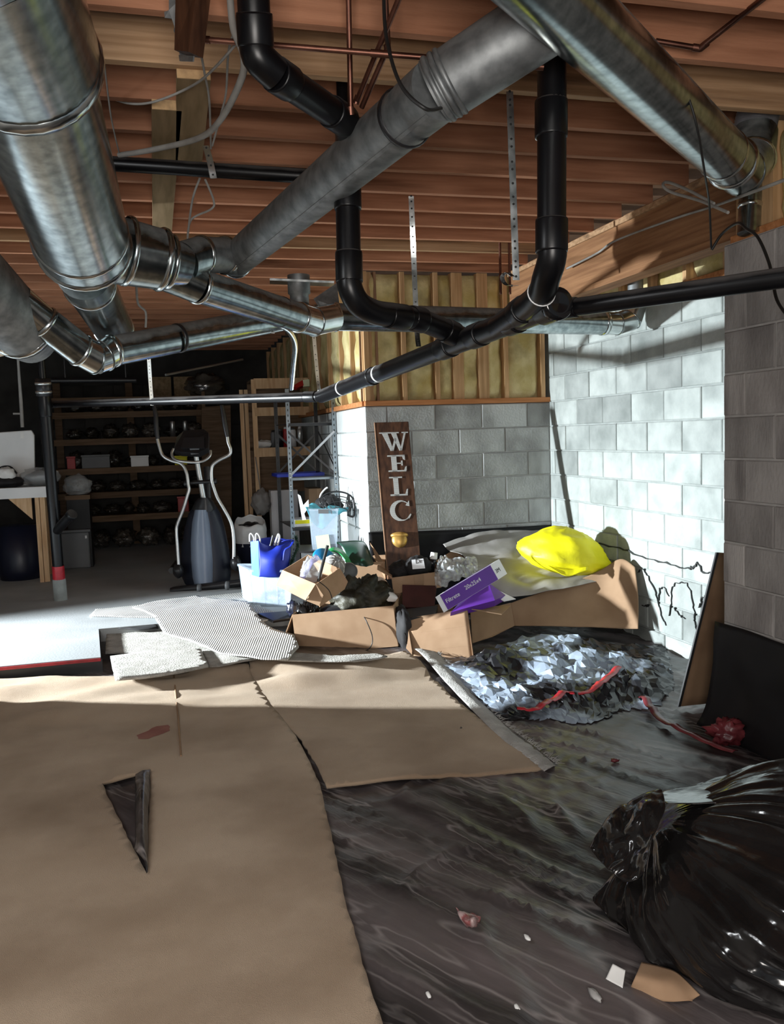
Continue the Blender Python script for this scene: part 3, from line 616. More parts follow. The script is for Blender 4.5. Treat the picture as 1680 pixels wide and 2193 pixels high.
# ================================================================ ducts
def band(t, p, d, r, of=None, name='collar', mt='galvshine', w=.012, up=.004):
    d = V(d).normalized(); p = V(p)
    return t.part(name, M().lathe([(r-.002, -w), (r+up, -w*.7), (r+up*1.4, 0), (r+up, w*.7), (r-.002, w)], p, d, 28), mt, of)
def section(t, a, b, r0, r1=None, name='pipe_section', mt='galv', n=32, crimp=False, seamang=None):
    r1 = r1 or r0; a, b = V(a), V(b); d = b-a; k = 12
    i = t.part(name, M().tube([a.lerp(b, j/k) for j in range(k+1)], [(r0+(r1-r0)*j/k)*(1+.006*noise.noise(V((j*.9, a.x*9, a.z)))) for j in range(k+1)], n), mt)
    x = d.normalized().cross(V((0, 0, 1))).normalized(); y = x.cross(d.normalized())
    if seamang is not None:
        o = x*cos(seamang)+y*sin(seamang)
        t.part('lock_seam', M().bar(a+o*(r0+.001), b+o*(r1+.001), .012, .004, upv=o), mt, of=i)
    return i
def gore(t, pts, r, name='elbow_gore', mt='galv'):
    pts = [V(p) for p in pts]; cut = []
    for a, b in zip(pts[:-1], pts[1:]):
        e = (b-a).normalized()*.006
        t.part(name, M().tube([a-e, b+e], r, 28), mt)
    for i in range(1, len(pts)-1): band(t, pts[i], pts[i+1]-pts[i-1], r, name='gore_seam', mt='galv', w=.006, up=.003)
def strap_on(t, p, d, r, mt='black'): band(t, p, d, r, name='strap', mt=mt, w=.011, up=.002)

# trunk duct, upper left
t = T('trunk_duct', 'fattest galvanized trunk duct descending from the upper left corner to a tee', 'duct')
a0, a1, a2 = D(-95, -190, 1.75), D(52, 150, 2.36), D(180, 528, 3.40)
hd = V((a0.x-a1.x, a0.y-a1.y, 0)).normalized(); section(t, a0+hd*2.0, a0+hd*.02, .205, .205); section(t, a0, D(44, 118, 2.30), .205, .205, mt='galv', seamang=2.4)
d0 = a2-a1
band(t, D(46, 128, 2.31), d0, .205, w=.022, up=.007); band(t, D(50, 143, 2.34), d0, .192, w=.02)
section(t, a1, a2, .183, .178, seamang=.9)
band(t, a1.lerp(a2, .90), d0, .178); band(t, a2, d0, .178, w=.016, up=.006)
b0, b1 = D(150, 515, 3.50), D(345, 556, 3.72)
section(t, b0, b1, .150, .128, name='tee_body'); band(t, D(272, 538, 3.62), b1-b0, .142, up=.003); band(t, b1, b1-b0, .126, w=.016, up=.008)
t.part('tee_cap', M().blob(b0, (.155, .155, .155), nu=28, nv=16, amp=.02), 'galvdark')
band(t, D(362, 561, 3.75), b1-b0, .112, w=.012, up=.006)
section(t, b1, D(398, 570, 3.80), .112, .085, name='reducer'); t.done()
t = T('rear_trunk_duct', 'galvanized trunk continuing beyond the tee toward the dark workshop', 'duct')
p, q = D(178, 585, 3.62), D(258, 730, 5.2); section(t, p, q, .112, .104, seamang=1.5); band(t, p.lerp(q, .12), q-p, .112); band(t, p.lerp(q, .75), q-p, .106); t.done()

t = T('diagonal_duct', 'long dusty galvanized duct rising diagonally from the tee to the crossing duct', 'duct')
e0, e1, e2, e3 = D(392, 560, 3.80), D(432, 546, 3.90), D(482, 547, 4.02), D(505, 556, 4.14)
section(t, e0, e1, .085, .082, name='takeoff'); gore(t, [e1, e2, e3], .080, mt='galvdark'); band(t, e1, e2-e1, .082); band(t, e2, e3-e1, .083, mt='galvshine')
g0, g1, g2 = D(503, 558, 4.15), D(940, 191, 2.46), D(1180, 34, 2.34)
section(t, g0, g1, .079, .0885, mt='galvdark', seamang=5.2); band(t, g0, g1-g0, .080)
section(t, g1.lerp(g0, .01), g2, .093, .095, mt='galvdark', seamang=2.9)
for f in (.0, .06, .11): band(t, g1.lerp(g2, f), g2-g1, .0925+.001*f, name='crimp_bead', mt='galvdark', w=.008, up=.004)
strap_on(t, D(868, 252, 2.58), g1-g0, .0885, 'black'); t.done()

t = T('crossing_duct', 'galvanized duct crossing overhead from top centre to the elbow above the pier', 'duct')
h0, h1 = D(1075, -115, 1.96), D(1568, 348, 3.56)
section(t, h0-(h1-h0)*.7, h1, .098, .098, seamang=1.25); band(t, h0.lerp(h1, .93), h1-h0, .098, up=.003)
k0, k1, k2 = D(1590, 368, 3.63), D(1612, 340, 3.75), D(1618, 288, 3.80)
gore(t, [h1, k0, k1, k2], .094, mt='galv'); band(t, h1, h1-h0, .10, w=.014, up=.006); band(t, k1, k2-k0, .096)
i = t.part('flex_connector', M().tube(spl([k2, D(1620, 262, 3.8), D(1632, 225, 3.78), D(1650, 190, 3.7)], 40), [.085+.006*(j % 2) for j in range(40)], 24), 'flex'); t.done()
t = T('wall_stack_duct', 'vertical galvanized stack pipe dropping behind the duct elbow above the pier', 'duct')
s0, s1 = D(1612, 360, 3.95), D(1604, 500, 3.95); section(t, s0, s1, .05, .05, mt='galv'); band(t, D(1607, 440, 3.95), s1-s0, .05); t.done()

t = T('branch_duct', 'galvanized branch duct running from the tee back to the insulated wall', 'duct')
c0, c1, c2 = D(350, 578, 3.80), D(425, 612, 3.92), D(640, 680, 4.55)
section(t, c0, c1, .088, .080, name='takeoff'); band(t, c1, c2-c1, .080); section(t, c1, c2, .077, .076, seamang=2.6)
c3, c4 = D(672, 689, 4.66), D(718, 679, 4.80); c5 = D(1292, 692, 5.64)
gore(t, [c2, c3, c4], .076, mt='galvshine'); band(t, c2, c3-c2, .077); band(t, c4, c5-c4, .077)
section(t, c4, c5, .076, .075, seamang=2.2); band(t, c5, c5-c4, .075, w=.02, up=.004); strap_on(t, D(601, 668, 4.43), c2-c1, .0775)
c6, c7, c8 = D(1322, 693, 5.68), D(1352, 684, 5.72), D(1361, 655, 5.72)
gore(t, [c5, c6, c7, c8], .073, mt='galvshine'); section(t, c8, D(1362, 585, 5.70), .05, .05, name='riser', mt='galvdark'); t.done()

t = T('lower_branch_duct', 'bright galvanized duct bent in a V below the trunk on the left', 'duct')
l0, l1, l2, l3 = D(38, 640, 3.92), D(95, 690, 4.05), D(172, 750, 4.2), D(205, 768, 4.27)
section(t, l0, l1, .072, .072, mt='galvshine'); section(t, l1, l2, .078, .078, mt='galv', seamang=1.9); band(t, l1, l2-l1, .078); band(t, l2, l3-l2, .079)
l4, l5 = D(240, 752, 4.34), D(652, 672, 5.36)
gore(t, [l2, l3, D(222, 762, 4.30), l4], .077, mt='galvshine'); section(t, l4, l5, .076, .076, seamang=2.4); band(t, l4, l5-l4, .078, w=.016)
strap_on(t, D(382, 724, 4.62), l5-l4, .0765); t.done()
t = T('plenum_duct', 'dark galvanized supply duct at the far left edge feeding the V-shaped duct', 'duct')
n0, n1 = D(-190, 455, 3.3), D(48, 705, 4.12); section(t, n0, n1, .155, .150, mt='galvdark', seamang=2.2); band(t, n1, n1-n0, .150, w=.014)
n2 = D(70, 728, 4.25); section(t, n1, n2, .150, .12, name='end_cap', mt='galvdark')
t.part('crinkled_boot', M().blob(D(10, 728, 4.1), (.20, .12, .07), amp=.25, fr=4, ridge=.15, seed=8), 'galvshine'); t.done()
t = T('ceiling_boot', 'galvanized ceiling boot with flange above the branch duct elbow', 'duct')
q0 = D(640, 622, 5.0); t.part('flange', M().panel([D(578, 598, 4.9), D(716, 604, 4.9), D(716, 612, 5.1), D(578, 606, 5.1)], .012), 'galvshine')
t.part('collar', M().lathe([(.055, 0), (.055, .05), (.065, .055), (.065, .16)], D(642, 650, 5.0), (0, 0, 1), 24), 'galvdark'); t.done()
T('dark_flashing', 'dark triangular sheet metal gusset beside the branch duct elbow', 'sheet metal').solo(M().panel([D(672, 640, 4.9), D(722, 606, 4.95), D(728, 660, 4.9), D(690, 668, 4.9)], .004), 'galvdark')

# ================================================================ black waste pipes
def hub(t, p, d, r, L=.05, name='coupling'):
    d = V(d).normalized(); p = V(p)
    return t.part(name, M().lathe([(r*.98, -L), (r*1.10, -L), (r*1.13, -L+.006), (r*1.13, L-.006), (r*1.10, L), (r*.98, L)], p, d, 22), 'abs')
def run(t, pts, r, name='pipe', n=20): return t.part(name, M().tube(pts, r, n), 'abs')
t = T('waste_pipe_main', 'long black drain pipe sloping across the room from corner strap to capped wye', 'pipe')
cap = D(1196, 650, 2.84); wy = D(992, 716, 3.62); kn = D(688, 849, 5.85)
ax = (cap-kn).normalized()
cap2 = cap; run(t, [kn, kn.lerp(cap, .5), cap], .0445)
cp = hub(t, cap2-ax*.05, ax, .049, .05, 'cleanout_hub'); t.part('cleanout_cap', M().lathe([(0, .006), (.030, .010), (.046, .012), (.054, .004), (.056, -.02), (.050, -.03)], cap2, ax, 26), 'blackgloss', of=cp)
hub(t, kn.lerp(cap, .80), ax, .0445, .05); hub(t, kn.lerp(cap, .90), ax, .0445, .04); hub(t, kn.lerp(cap, .70), ax, .0445, .06, 'wye_hub')
hub(t, kn.lerp(cap, .36), ax, .0445, .035); 
for f in (.40, .17): band(t, kn.lerp(cap, f), ax, .0445, name='pipe_strap', mt='white', w=.010, up=.002)
left = D(108, 866, 7.55)
run(t, [kn, kn.lerp(left, .5), left], [.034, .031, .030], 'workshop_run'); hub(t, kn.lerp(left, .03), left-kn, .034, .05)
hub(t, left.lerp(kn, .01), left-kn, .030, .05); t.done()
t = T('waste_pipe_lateral', 'straight black pipe from behind the capped wye to the right edge', 'pipe')
r0, r1 = D(1205, 662, 2.93), D(1760, 583, 2.42); run(t, [r0, r0.lerp(r1, .5), r1], .0305); hub(t, r0.lerp(r1, .03), r1-r0, .0305, .03); t.done()
t = T('stack_pipe', 'vertical black stack pipe hanging between the crossing ducts and the wye', 'pipe')
v0, v1 = D(1183, 95, 2.62), D(1182, 505, 2.66)
run(t, [V((v0.x, v0.y, 2.95)), v0, v1], .0445); hub(t, D(1181, 255, 2.64), v1-v0, .0445, .055); hub(t, v1, v1-v0, .0445, .05)
el = spl([v1, D(1183, 550, 2.67), D(1172, 590, 2.72), D(1150, 640, 2.86), kn.lerp(cap, .86)], 14); run(t, el, .045, 'elbow')
band(t, el[9], el[10]-el[8], .046, name='cement_bead', mt='white', w=.003, up=.001)
hub(t, el[11], el[12]-el[10], .0445, .035); t.done()
t = T('stack_pipe', 'crooked black drain pipe dropping from the ceiling behind the diagonal duct', 'pipe')
u0, u1, u2 = D(540, -60, 2.30), D(548, 95, 2.37), D(592, 160, 2.42); u3, u4 = D(738, 258, 2.78), D(744, 330, 3.0)
run(t, [V((u0.x, u0.y, 2.95)), u0, u1], .0445); run(t, spl([u1, D(556, 125, 2.38), u2], 8), .047, 'elbow'); run(t, [u2, u3], .0445, 'diagonal_run'); hub(t, u1.lerp(u0, .2), u1-u0, .0445, .04); hub(t, u2.lerp(u3, .08), u3-u2, .0445, .04); hub(t, u3.lerp(u2, .1), u3-u2, .0445, .05)
run(t, spl([u3, D(748, 285, 2.9), D(745, 330, 3.05), D(745, 395, 3.14)], 8), .047, 'elbow')
w0, w1 = D(744, 390, 3.14), D(748, 575, 3.15)
run(t, [w0, w1], .0445); hub(t, D(745, 425, 3.14), w1-w0, .0445, .04); hub(t, D(748, 572, 3.15), w1-w0, .0445, .055)
sw = spl([w1, D(750, 615, 3.15), D(768, 650, 3.18), D(800, 668, 3.24), D(835, 674, 3.30)], 14); run(t, sw, .046, 'sweep_elbow')
hub(t, D(850, 678, 3.33), sw[-1]-sw[-3], .0445, .05); hub(t, D(893, 684, 3.41), D(910, 688, 3.44)-D(893, 684, 3.41), .0445, .035)
ly = spl([D(840, 675, 3.31), D(900, 686, 3.42), D(945, 703, 3.52), D(1000, 728, 3.60)], 12); run(t, ly, .0445, 'lateral'); hub(t, D(965, 712, 3.55), D(990, 724, 3.59)-D(945, 703, 3.52), .0445, .03); t.done()
t = T('vent_pipe', 'thin black pipe rising straight behind the crooked drain pipe', 'pipe')
run(t, [D(732, 165, 3.3), D(736, 290, 3.3)], .022); run(t, [D(720, 168, 3.32), D(745, 166, 3.32)], .018, 'stub'); t.done()
t = T('waste_pipe_overhead', 'horizontal black pipe strapped under the joists between trunk and diagonal duct', 'pipe')
x0, x1 = D(215, 349, 3.68), D(665, 378, 3.68); run(t, [x0, x1], .0305); hub(t, x0.lerp(x1, .02), x1-x0, .0305, .03)
st = D(455, 364, 3.68); band(t, st, x1-x0, .0315, name='hanger_loop', mt='galvshine', w=.012, up=.003); t.done()
t = T('floor_stack_pipe', 'black standpipe with red tape and pale concrete foot in the workshop', 'pipe')
y0, y1 = D(86, 745, 7.2), D(131, 1296, 7.60); y1.z = SLZ
P = lambda f: y0.lerp(y1, f)
run(t, [P(0), P(.15)], .030, 'upper_pipe'); run(t, [P(.13), P(.93)], .047)
cpl = t.part('rubber_coupling', M().lathe([(.045, -.075), (.062, -.07), (.062, .07), (.045, .075)], P(.15), y1-y0, 22), 'black')
for f in (.135, .168): band(t, P(f), y1-y0, .062, of=cpl, name='band_clamp', mt='silver', w=.012, up=.004)
hub(t, P(.22), y1-y0, .047, .09, 'tee_hub'); run(t, [P(.225), left], .034, 'tee_branch')
br = D(122, 1132, 7.5); run(t, [P(.72), D(156, 1100, 7.35)], .042, 'wye_branch'); hub(t, D(153, 1103, 7.36), D(156, 1100, 7.35)-P(.72), .042, .02)
t.part('red_tape_wrap', M().tube([P(.858), P(.918)], .052, 22), 'redtape', label='red tape band')
t.part('concrete_foot', M().lathe([(.050, -.02), (.056, 0), (.058, .20), (.07, .33)], P(.918), y1-y0, 20), 'mortar_light', label='pale crumbling concrete sleeve'); t.done()

# ================================================================ copper water lines
def copper(name, label, runs, r=.0085, fit=()):
    t = T(name, label, 'pipe')
    for a, b in runs: t.part('tube', M().tube([V(a), V(b)], r, 12), 'copper')
    for a, b in fit: t.part('fitting', M().tube([V(a), V(b)], r*1.28, 12), 'copper')
    t.done()
A_, B_ = D(428, 84, 2.55), D(1165, 143, 2.52); zc = .14
copper('copper_line', 'long bright copper water line crossing below the joists at the top', [(A_, B_), (A_, D(446, -30, 2.62)), (D(436, 80, 2.6), D(420, -40, 2.4))], .0085, [(A_, A_.lerp(B_, .03)), (A_.lerp(B_, .50), A_.lerp(B_, .56)), (A_.lerp(B_, .97), B_), (A_, A_.lerp(D(446, -30, 2.62), .2))])
copper('copper_line', 'straight vertical copper riser right of the crooked black drain', [(D(746, -40, 2.6), D(752, 245, 2.72))], .0085, [(D(751, 228, 2.71), D(752, 246, 2.72))])
copper('copper_line', 'slanted pair of copper tubes meeting beside the vertical riser', [(D(862, -20, 2.45), D(765, 215, 2.75)), (D(825, -20, 2.5), D(832, 110, 2.6)), (D(832, 100, 2.58), D(775, 230, 2.74))], .0085, [(D(768, 205, 2.75), D(762, 222, 2.76)), (D(829, 95, 2.58), D(833, 118, 2.6))])
copper('copper_line', 'dull copper line with soldered elbow in the upper right corner', [(D(1405, 88, 2.95), D(1496, 103, 2.95)), (D(1500, 102, 2.95), D(1670, -30, 2.6))], .0095, [(D(1484, 101, 2.95), D(1502, 104, 2.95)), (D(1500, 104, 2.95), D(1515, 92, 2.92))])
t = T('copper_line', 'pair of thin dark copper tubes dropping from far joists', 'pipe')
for x in (1071, 1091): t.part('tube', M().tube([D(x, 520, 5.4), D(x+2, 630, 5.4)], .008, 8), 'copper')
t.done()

# ================================================================ straps, hanger, boards under the joists
def perf(name, label, pts, w=.012, loop=None):
    t = T(name, label, 'strap'); Q = spl(pts, 10*len(pts)); vs = []; m = M()
    dirx = rt
    for p in Q: vs += [p-dirx*w, p+dirx*w]
    m.add(vs, [(2*i, 2*i+1, 2*i+3, 2*i+2) for i in range(len(Q)-1)], False); t.part('band', m, 'galvshine', solid=.0015)
    h = M(); L = sum((b-a).length for a, b in zip(Q[:-1], Q[1:])); n = int(L/.032)
    for k in range(n):
        p = Q[int((k+.5)/n*(len(Q)-1))]-fw*.0022; h.lathe([(.0001, 0), (.0045, 0)], p, fw, 8)
    t.part('punched_holes', h, 'black_ink', kind='stuff'); t.done()
perf('perforated_strap', 'perforated strap hanging from joist, nearest left of the stack pipe, curled end', [D(1092, 196, 3.0), D(1099, 400, 3.05), D(1106, 600, 3.1)])
perf('perforated_strap', 'curled tail of perforated strap above the wye', [D(1106, 612, 3.1), D(1085, 610, 3.08), D(1076, 594, 3.06), D(1086, 584, 3.05), D(1098, 592, 3.04)], .008)
perf('perforated_strap', 'perforated strap hanging to the sloping drain in mid room', [D(881, 420, 3.9), D(886, 540, 3.95), D(893, 700, 4.1), D(897, 742, 4.15)], .012)
perf('perforated_strap', 'short perforated strap holding the overhead black pipe', [D(441, 312, 3.62), D(450, 345, 3.62), D(458, 382, 3.63)], .014)
perf('perforated_strap', 'pale strap holding the workshop drain run left of exerciser', [D(319, 768, 6.6), D(322, 815, 6.7), D(326, 868, 6.8)], .014)
perf('perforated_strap', 'pale twisted strap at the drain corner by the metal rack', [D(672, 712, 5.55), D(678, 780, 5.7), D(683, 830, 5.8), D(690, 858, 5.8)], .012)
for i, (x, y) in enumerate([]): pass
t = T('flexible_conduit', 'curved pale flexible conduit dropping from the branch duct elbow', 'conduit')
t.part('tube', M().tube(spl([D(590, 692, 5.0), D(618, 708, 5.3), D(632, 738, 5.7), D(629, 780, 6.0), D(624, 832, 6.3)], 40), [.017+.0015*(i % 2) for i in range(40)], 12), 'galvshine'); t.done()
t = T('joist_hanger', 'galvanized joist hanger holding a dark wood stub at the top left', 'bracket')
hz = [D(362, -20, 2.47), D(405, -20, 2.47), D(414, 130, 2.50), D(386, 120, 2.50), D(378, 92, 2.49), D(380, 84, 2.49), D(372, 66, 2.48), D(374, 58, 2.48), D(368, 40, 2.48), D(353, 38, 2.47), D(352, 26, 2.47), D(362, 22, 2.47)]
t.part('back_plate', M().panel(hz, .003), 'galvdark'); t.part('saddle', M().panel([D(384, 118, 2.50), D(416, 120, 2.42), D(414, 132, 2.42), D(386, 131, 2.50)], .004), 'galvdark')
for x, y in ((380, 60), (384, 84), (390, 104)): t.part('nail', M().lathe([(0, -.003), (.004, -.003), (.004, 0)], D(x, y, 2.46), fw, 8), 'galvshine')
t.done()
t = T('joist_stub', 'dark reddish wood stub sitting in the galvanized hanger', 'lumber'); t.part('stub', M().panel([D(392, -14, 2.42), D(436, -14, 2.38), D(420, 118, 2.40), D(389, 114, 2.45)], .05), 'sign'); t.done()
for i, (a, b, w) in enumerate([((415, 158), (404, 345), .058), ((357, 225), (347, 500), .055)]):
    p, q = G(a[0], a[1], JZ-.022), G(b[0], b[1], JZ-.022)
    t = T('scrap_plank', ['shorter grey brown plank nailed under the joists near the hanger', 'longer grey brown plank nailed under the joists beside the trunk duct'][i], 'plank')
    t.part('board', M().bar(p, q, w*2*1.0 if i == 0 else w*2, .038), 'plank'); dd = (q-p).normalized()
    t.part('end_grain', M().bar(p-dd*.003, p, w*2-.002, .036), 'endgrain', label='pale sawn end'); t.done()

# ================================================================ cables
def cable(label, pts, r, mt='cable', name='cable', n=60):
    t = T(name, label, 'cable'); return t.solo(M().tube(spl(pts, n), r, 8), mt)
cable('thick grey cable bundle looping from the top down to the overhead pipe', [D(492, -20, 2.5), D(500, 60, 2.5), D(522, 120, 2.5), D(515, 175, 2.6), D(470, 260, 2.9), D(420, 298, 3.2), D(320, 322, 3.5), D(255, 332, 3.6)], .011)
cable('pale flat cable looping under the joists left of the planks', [D(575, -20, 2.5), D(520, 75, 2.55), D(450, 155, 2.8), D(400, 190, 3.05), D(330, 218, 3.2), D(280, 222, 3.3), D(236, 210, 3.4)], .0045)
cable('second pale cable dropping beside the thick bundle at the top', [D(525, -20, 2.5), D(508, 50, 2.55), D(490, 110, 2.7), D(484, 200, 3.0), D(472, 250, 3.2), D(455, 312, 3.4)], .004)
cable('thin grey cable hanging down from the joist hanger to the strap', [D(430, 110, 2.8), D(438, 155, 2.9), D(448, 210, 3.1), D(451, 280, 3.4), D(452, 318, 3.55)], .004)
cable('thin cable loop dangling below the overhead black pipe', [D(428, 382, 3.75), D(412, 430, 3.9), D(402, 510, 4.1), D(410, 470, 4.1), D(452, 448, 4.0), D(458, 430, 3.95), D(440, 385, 3.8)], .005)
cable('faint grey wire hanging down beside the trunk duct', [D(222, 120, 3.0), D(238, 250, 3.3), D(256, 330, 3.6)], .003)
cable('black wire hanging from the copper line over the diagonal duct', [D(822, -20, 2.3), D(828, 80, 2.25), D(858, 180, 2.15), D(910, 232, 2.12), D(945, 232, 2.2)], .005, 'cableblack')
cable('black wire lying along the crossing duct and hanging past its elbow', [D(1380, 80, 2.75), D(1440, 145, 2.75), D(1475, 210, 2.8), D(1495, 280, 2.85), D(1510, 370, 3.0), D(1520, 440, 3.3), D(1524, 530, 3.5)], .0042, 'cableblack')
cable('white cable stapled along the long wood beam on the right', [AX(1215, 575, 2.81), AX(1280, 542, 2.82), AX(1320, 515, 2.815), AX(1440, 470, 2.82), AX(1525, 443, 2.80), D(1600, 416, 3.5), D(1700, 378, 3.1)], .007)
cable('looped grey cable end sticking out below the joists near the pier', [D(1560, 455, 3.6), D(1500, 430, 3.9), D(1440, 412, 4.1), D(1421, 398, 4.15), D(1430, 390, 4.15), D(1470, 405, 4.0), D(1530, 436, 3.8)], .007)
cable('black cable draped over the top of the pier', [D(1525, 535, 3.75), D(1548, 500, 3.7), D(1580, 478, 3.55), D(1600, 490, 3.4), D(1625, 510, 3.3), D(1650, 570, 3.2), D(1664, 640, 3.1), D(1690, 680, 3.0)], .006, 'cableblack')
cable('thin white wire sagging between ducts in front of insulation', [D(588, 712, 5.1), D(560, 712, 5.2), D(520, 713, 5.4), D(480, 716, 5.8)], .005, 'cablewhite')
cable('thin grey wires hanging below the tee toward the workshop', [D(292, 610, 4.2), D(296, 650, 4.4), D(312, 668, 4.6), D(312, 700, 4.7)], .006)

# ================================================================ welcome board
t = T('welcome_board', 'dark stained vertical board lettered WELC with gilt acorn against back wall', 'sign')
tl, tr, br_, bl_ = D(803, 906, 6.87), D(875, 904, 6.89), D(904, 1236, 6.60), D(832, 1240, 6.58)
UX = (tr-tl).normalized(); UY = (tl-bl_).normalized(); NZ = UX.cross(UY).normalized(); UY = NZ.cross(UX)
if NZ.dot(fw) > 0: NZ = -NZ
t.part('board', M().panel([tl, tr, br_, bl_], .03), 'sign', bevel=.003)
ed = UX*.004; t.part('board_edge', M().panel([tl-UX*.006, tl+ed*0, bl_+ed*0, bl_-UX*.006], .034), 'signedge', label='raw pale edge of the board')
wd = (tr-tl).length; Lb = (tl-bl_).length
def sg(u, v): return tl.lerp(tr, u).lerp(bl_.lerp(br_, u), v)+NZ*.0165
def letter(polys, x0, x1, y0, y1, name='letter'):
    """polys in a unit cell; x in board width fractions, y in photo rows along the board"""
    va, vb = (y0-905)/334, (y1-905)/334; m = M()
    for po in polys: m.panel([sg(x0+(x1-x0)*a, vb+(va-vb)*b)+NZ*.001 for a, b in po], .004)
    t.part(name, m, 'hatch')
Wp = [[(.09, .97), (.29, .97), (.46, .02), (.36, .02)], [(.38, .02), (.46, .02), (.60, .62), (.54, .72)], [(.42, .97), (.60, .97), (.76, .02), (.67, .02)], [(.69, .02), (.76, .02), (.95, .97), (.88, .97)], [(0, .94), (.36, .94), (.36, 1), (0, 1)], [(.36, .94), (.70, .94), (.70, 1), (.36, 1)], [(.80, .94), (1.03, .94), (1.03, 1), (.80, 1)]]
Ep = [[(.2, 0), (.48, 0), (.48, 1), (.2, 1)], [(0, .92), (.94, .92), (.94, 1), (0, 1)], [(.84, .74), (.94, .70), (.94, 1), (.80, .94)], [(.48, .47), (.78, .47), (.78, .54), (.48, .54)], [(.72, .36), (.80, .36), (.80, .65), (.72, .65)], [(0, 0), (.96, 0), (.96, .08), (0, .08)], [(.84, .06), (.98, .06), (1.0, .32), (.92, .28)]]
Lp = [[(.22, 0), (.50, 0), (.50, 1), (.22, 1)], [(0, .93), (.74, .93), (.74, 1), (0, 1)], [(0, 0), (.98, 0), (.98, .08), (0, .08)], [(.84, .06), (.98, .06), (1.02, .36), (.94, .32)]]
n_ = 22; Cp = []
for i in range(n_):
    a, b = [radians(42+(318-42)*q/n_) for q in (i, i+1)]
    O = lambda g: (.56+.50*cos(g)*1.0, .5+.5*sin(g)); I = lambda g: (.66+.37*cos(g), .5+.435*sin(g))
    Cp.append([O(a), O(b), I(b), I(a)])
Cp += [[(.80, .76), (.98, .70), (.98, .98), (.90, .88)], [(.84, .14), (.92, .10), (1.04, .30), (1.0, .34)]]
letter(Wp, .10, .93, 928, 970, 'letter_w'); letter(Ep, .28, .83, 979, 1015, 'letter_e'); letter(Lp, .28, .80, 1026, 1067, 'letter_l'); letter(Cp, .18, .82, 1077, 1121, 'letter_c')
ac = sg(.43, (1160-905)/334)
nut = M().blob(V((0, 0, 0)), (.060, .030, .062), nu=20, nv=14, amp=.03); capm = M().blob(V((0, 0, .035)), (.069, .036, .026), nu=20, nv=12, amp=.03)
Ra = Matrix((UX, -NZ, UY)).transposed()
for q in (nut, capm): q.v = [ac+Ra @ p for p in q.v]
i = t.part('acorn', nut, 'gold', label='gilt carved acorn'); t.part('acorn_cup', capm, 'gold', of=i); t.done()

# ================================================================ cardboard boxes
def carton(name, label, bl, br, depth, h, flaps=(), mt='card', tilt=None, cat='box', t=None, th=.006):
    """open carton: bl, br front bottom corners; flaps = (side, out-angle below horizontal, length)"""
    t = T(name, label, cat); bl, br = V(bl), V(br); ux = (br-bl); w = ux.length; ux.normalize(); uz = V((0, 0, 1)); uz = (uz-ux*uz.dot(ux)).normalized()
    uy = uz.cross(ux)
    if uy.dot(fw) < 0: uy = -uy
    P = lambda x, y, z: bl+ux*x+uy*y+uz*z
    for nm, q in (('front_panel', [(0, 0, 0), (w, 0, 0), (w, 0, h), (0, 0, h)]), ('back_panel', [(0, depth, 0), (w, depth, 0), (w, depth, h), (0, depth, h)]), ('side_panel', [(0, .004, 0), (0, depth-.004, 0), (0, depth-.004, h), (0, .004, h)]), ('side_panel', [(w, .004, 0), (w, depth-.004, 0), (w, depth-.004, h), (w, .004, h)]), ('bottom_panel', [(.004, .004, .004), (w-.004, .004, .004), (w-.004, depth-.004, .004), (.004, depth-.004, .004)])):
        t.part(nm, M().panel([P(*a) for a in q], th), mt)
    for side, ang, L in flaps:
        o = cos(radians(ang))*L; dz = -sin(radians(ang))*L
        q = {'left': [(0, .01, h), (0, depth-.01, h), (-o, depth-.03, h+dz), (-o, .03, h+dz)], 'right': [(w, .01, h), (w, depth-.01, h), (w+o, depth-.03, h+dz), (w+o, .03, h+dz)],
             'front': [(.01, 0, h), (w-.01, 0, h), (w-.03, -o, h+dz), (.03, -o, h+dz)], 'back': [(.01, depth, h), (w-.01, depth, h), (w-.03, depth+o, h+dz), (.03, depth+o, h+dz)]}[side]
        t.part('flap', M().panel([P(*a) for a in q], th*.8), mt)
    t.P = P; t.w = w; return t
A = carton('open_carton', 'widest open brown carton of black junk in the middle of the pile', D(637, 1402, 6.05), D(853, 1384, 5.95), .52, .285, [('left', 62, .30)])
A.done()
T('black_crinkled_bag', 'crinkled black plastic bag with grey glints inside the widest carton', 'bag').solo(M().blob(D(662, 1320, 6.2), (.09, .09, .11), amp=.3, fr=4, ridge=.5, seed=2, nu=36, nv=24), 'trash')
T('olive_bundle', 'lumpy dark olive bundle heaped in the widest carton', 'bundle').solo(M().blob(D(775, 1287, 6.28), (.22, .17, .17), amp=.35, fr=2.6, ridge=.22, seed=5, nu=60, nv=36), 'camo')
T('black_case', 'black case lying in front of the olive bundle inside widest carton', 'case').solo(M().blob(D(745, 1320, 6.22), (.25, .15, .10), amp=.12, fr=2, seed=6, nu=40, nv=20), 'black')
T('black_gadget', 'small glossy black gadget at the front rim of widest carton', 'gadget').solo(M().blob(D(786, 1308, 6.04), (.045, .03, .028), amp=.08, seed=7), 'blackgloss')
T('thin_cord', 'thin dark cord hanging over the front of the widest carton', 'cord').solo(M().tube(spl([D(776, 1316, 6.0), D(785, 1330, 5.93), D(797, 1360, 5.92), D(796, 1382, 5.92), D(780, 1395, 5.90), D(745, 1400, 5.92), D(690, 1407, 5.9), D(655, 1397, 5.95), D(610, 1388, 6.0)], 50), .0035, 7), 'cableblack')
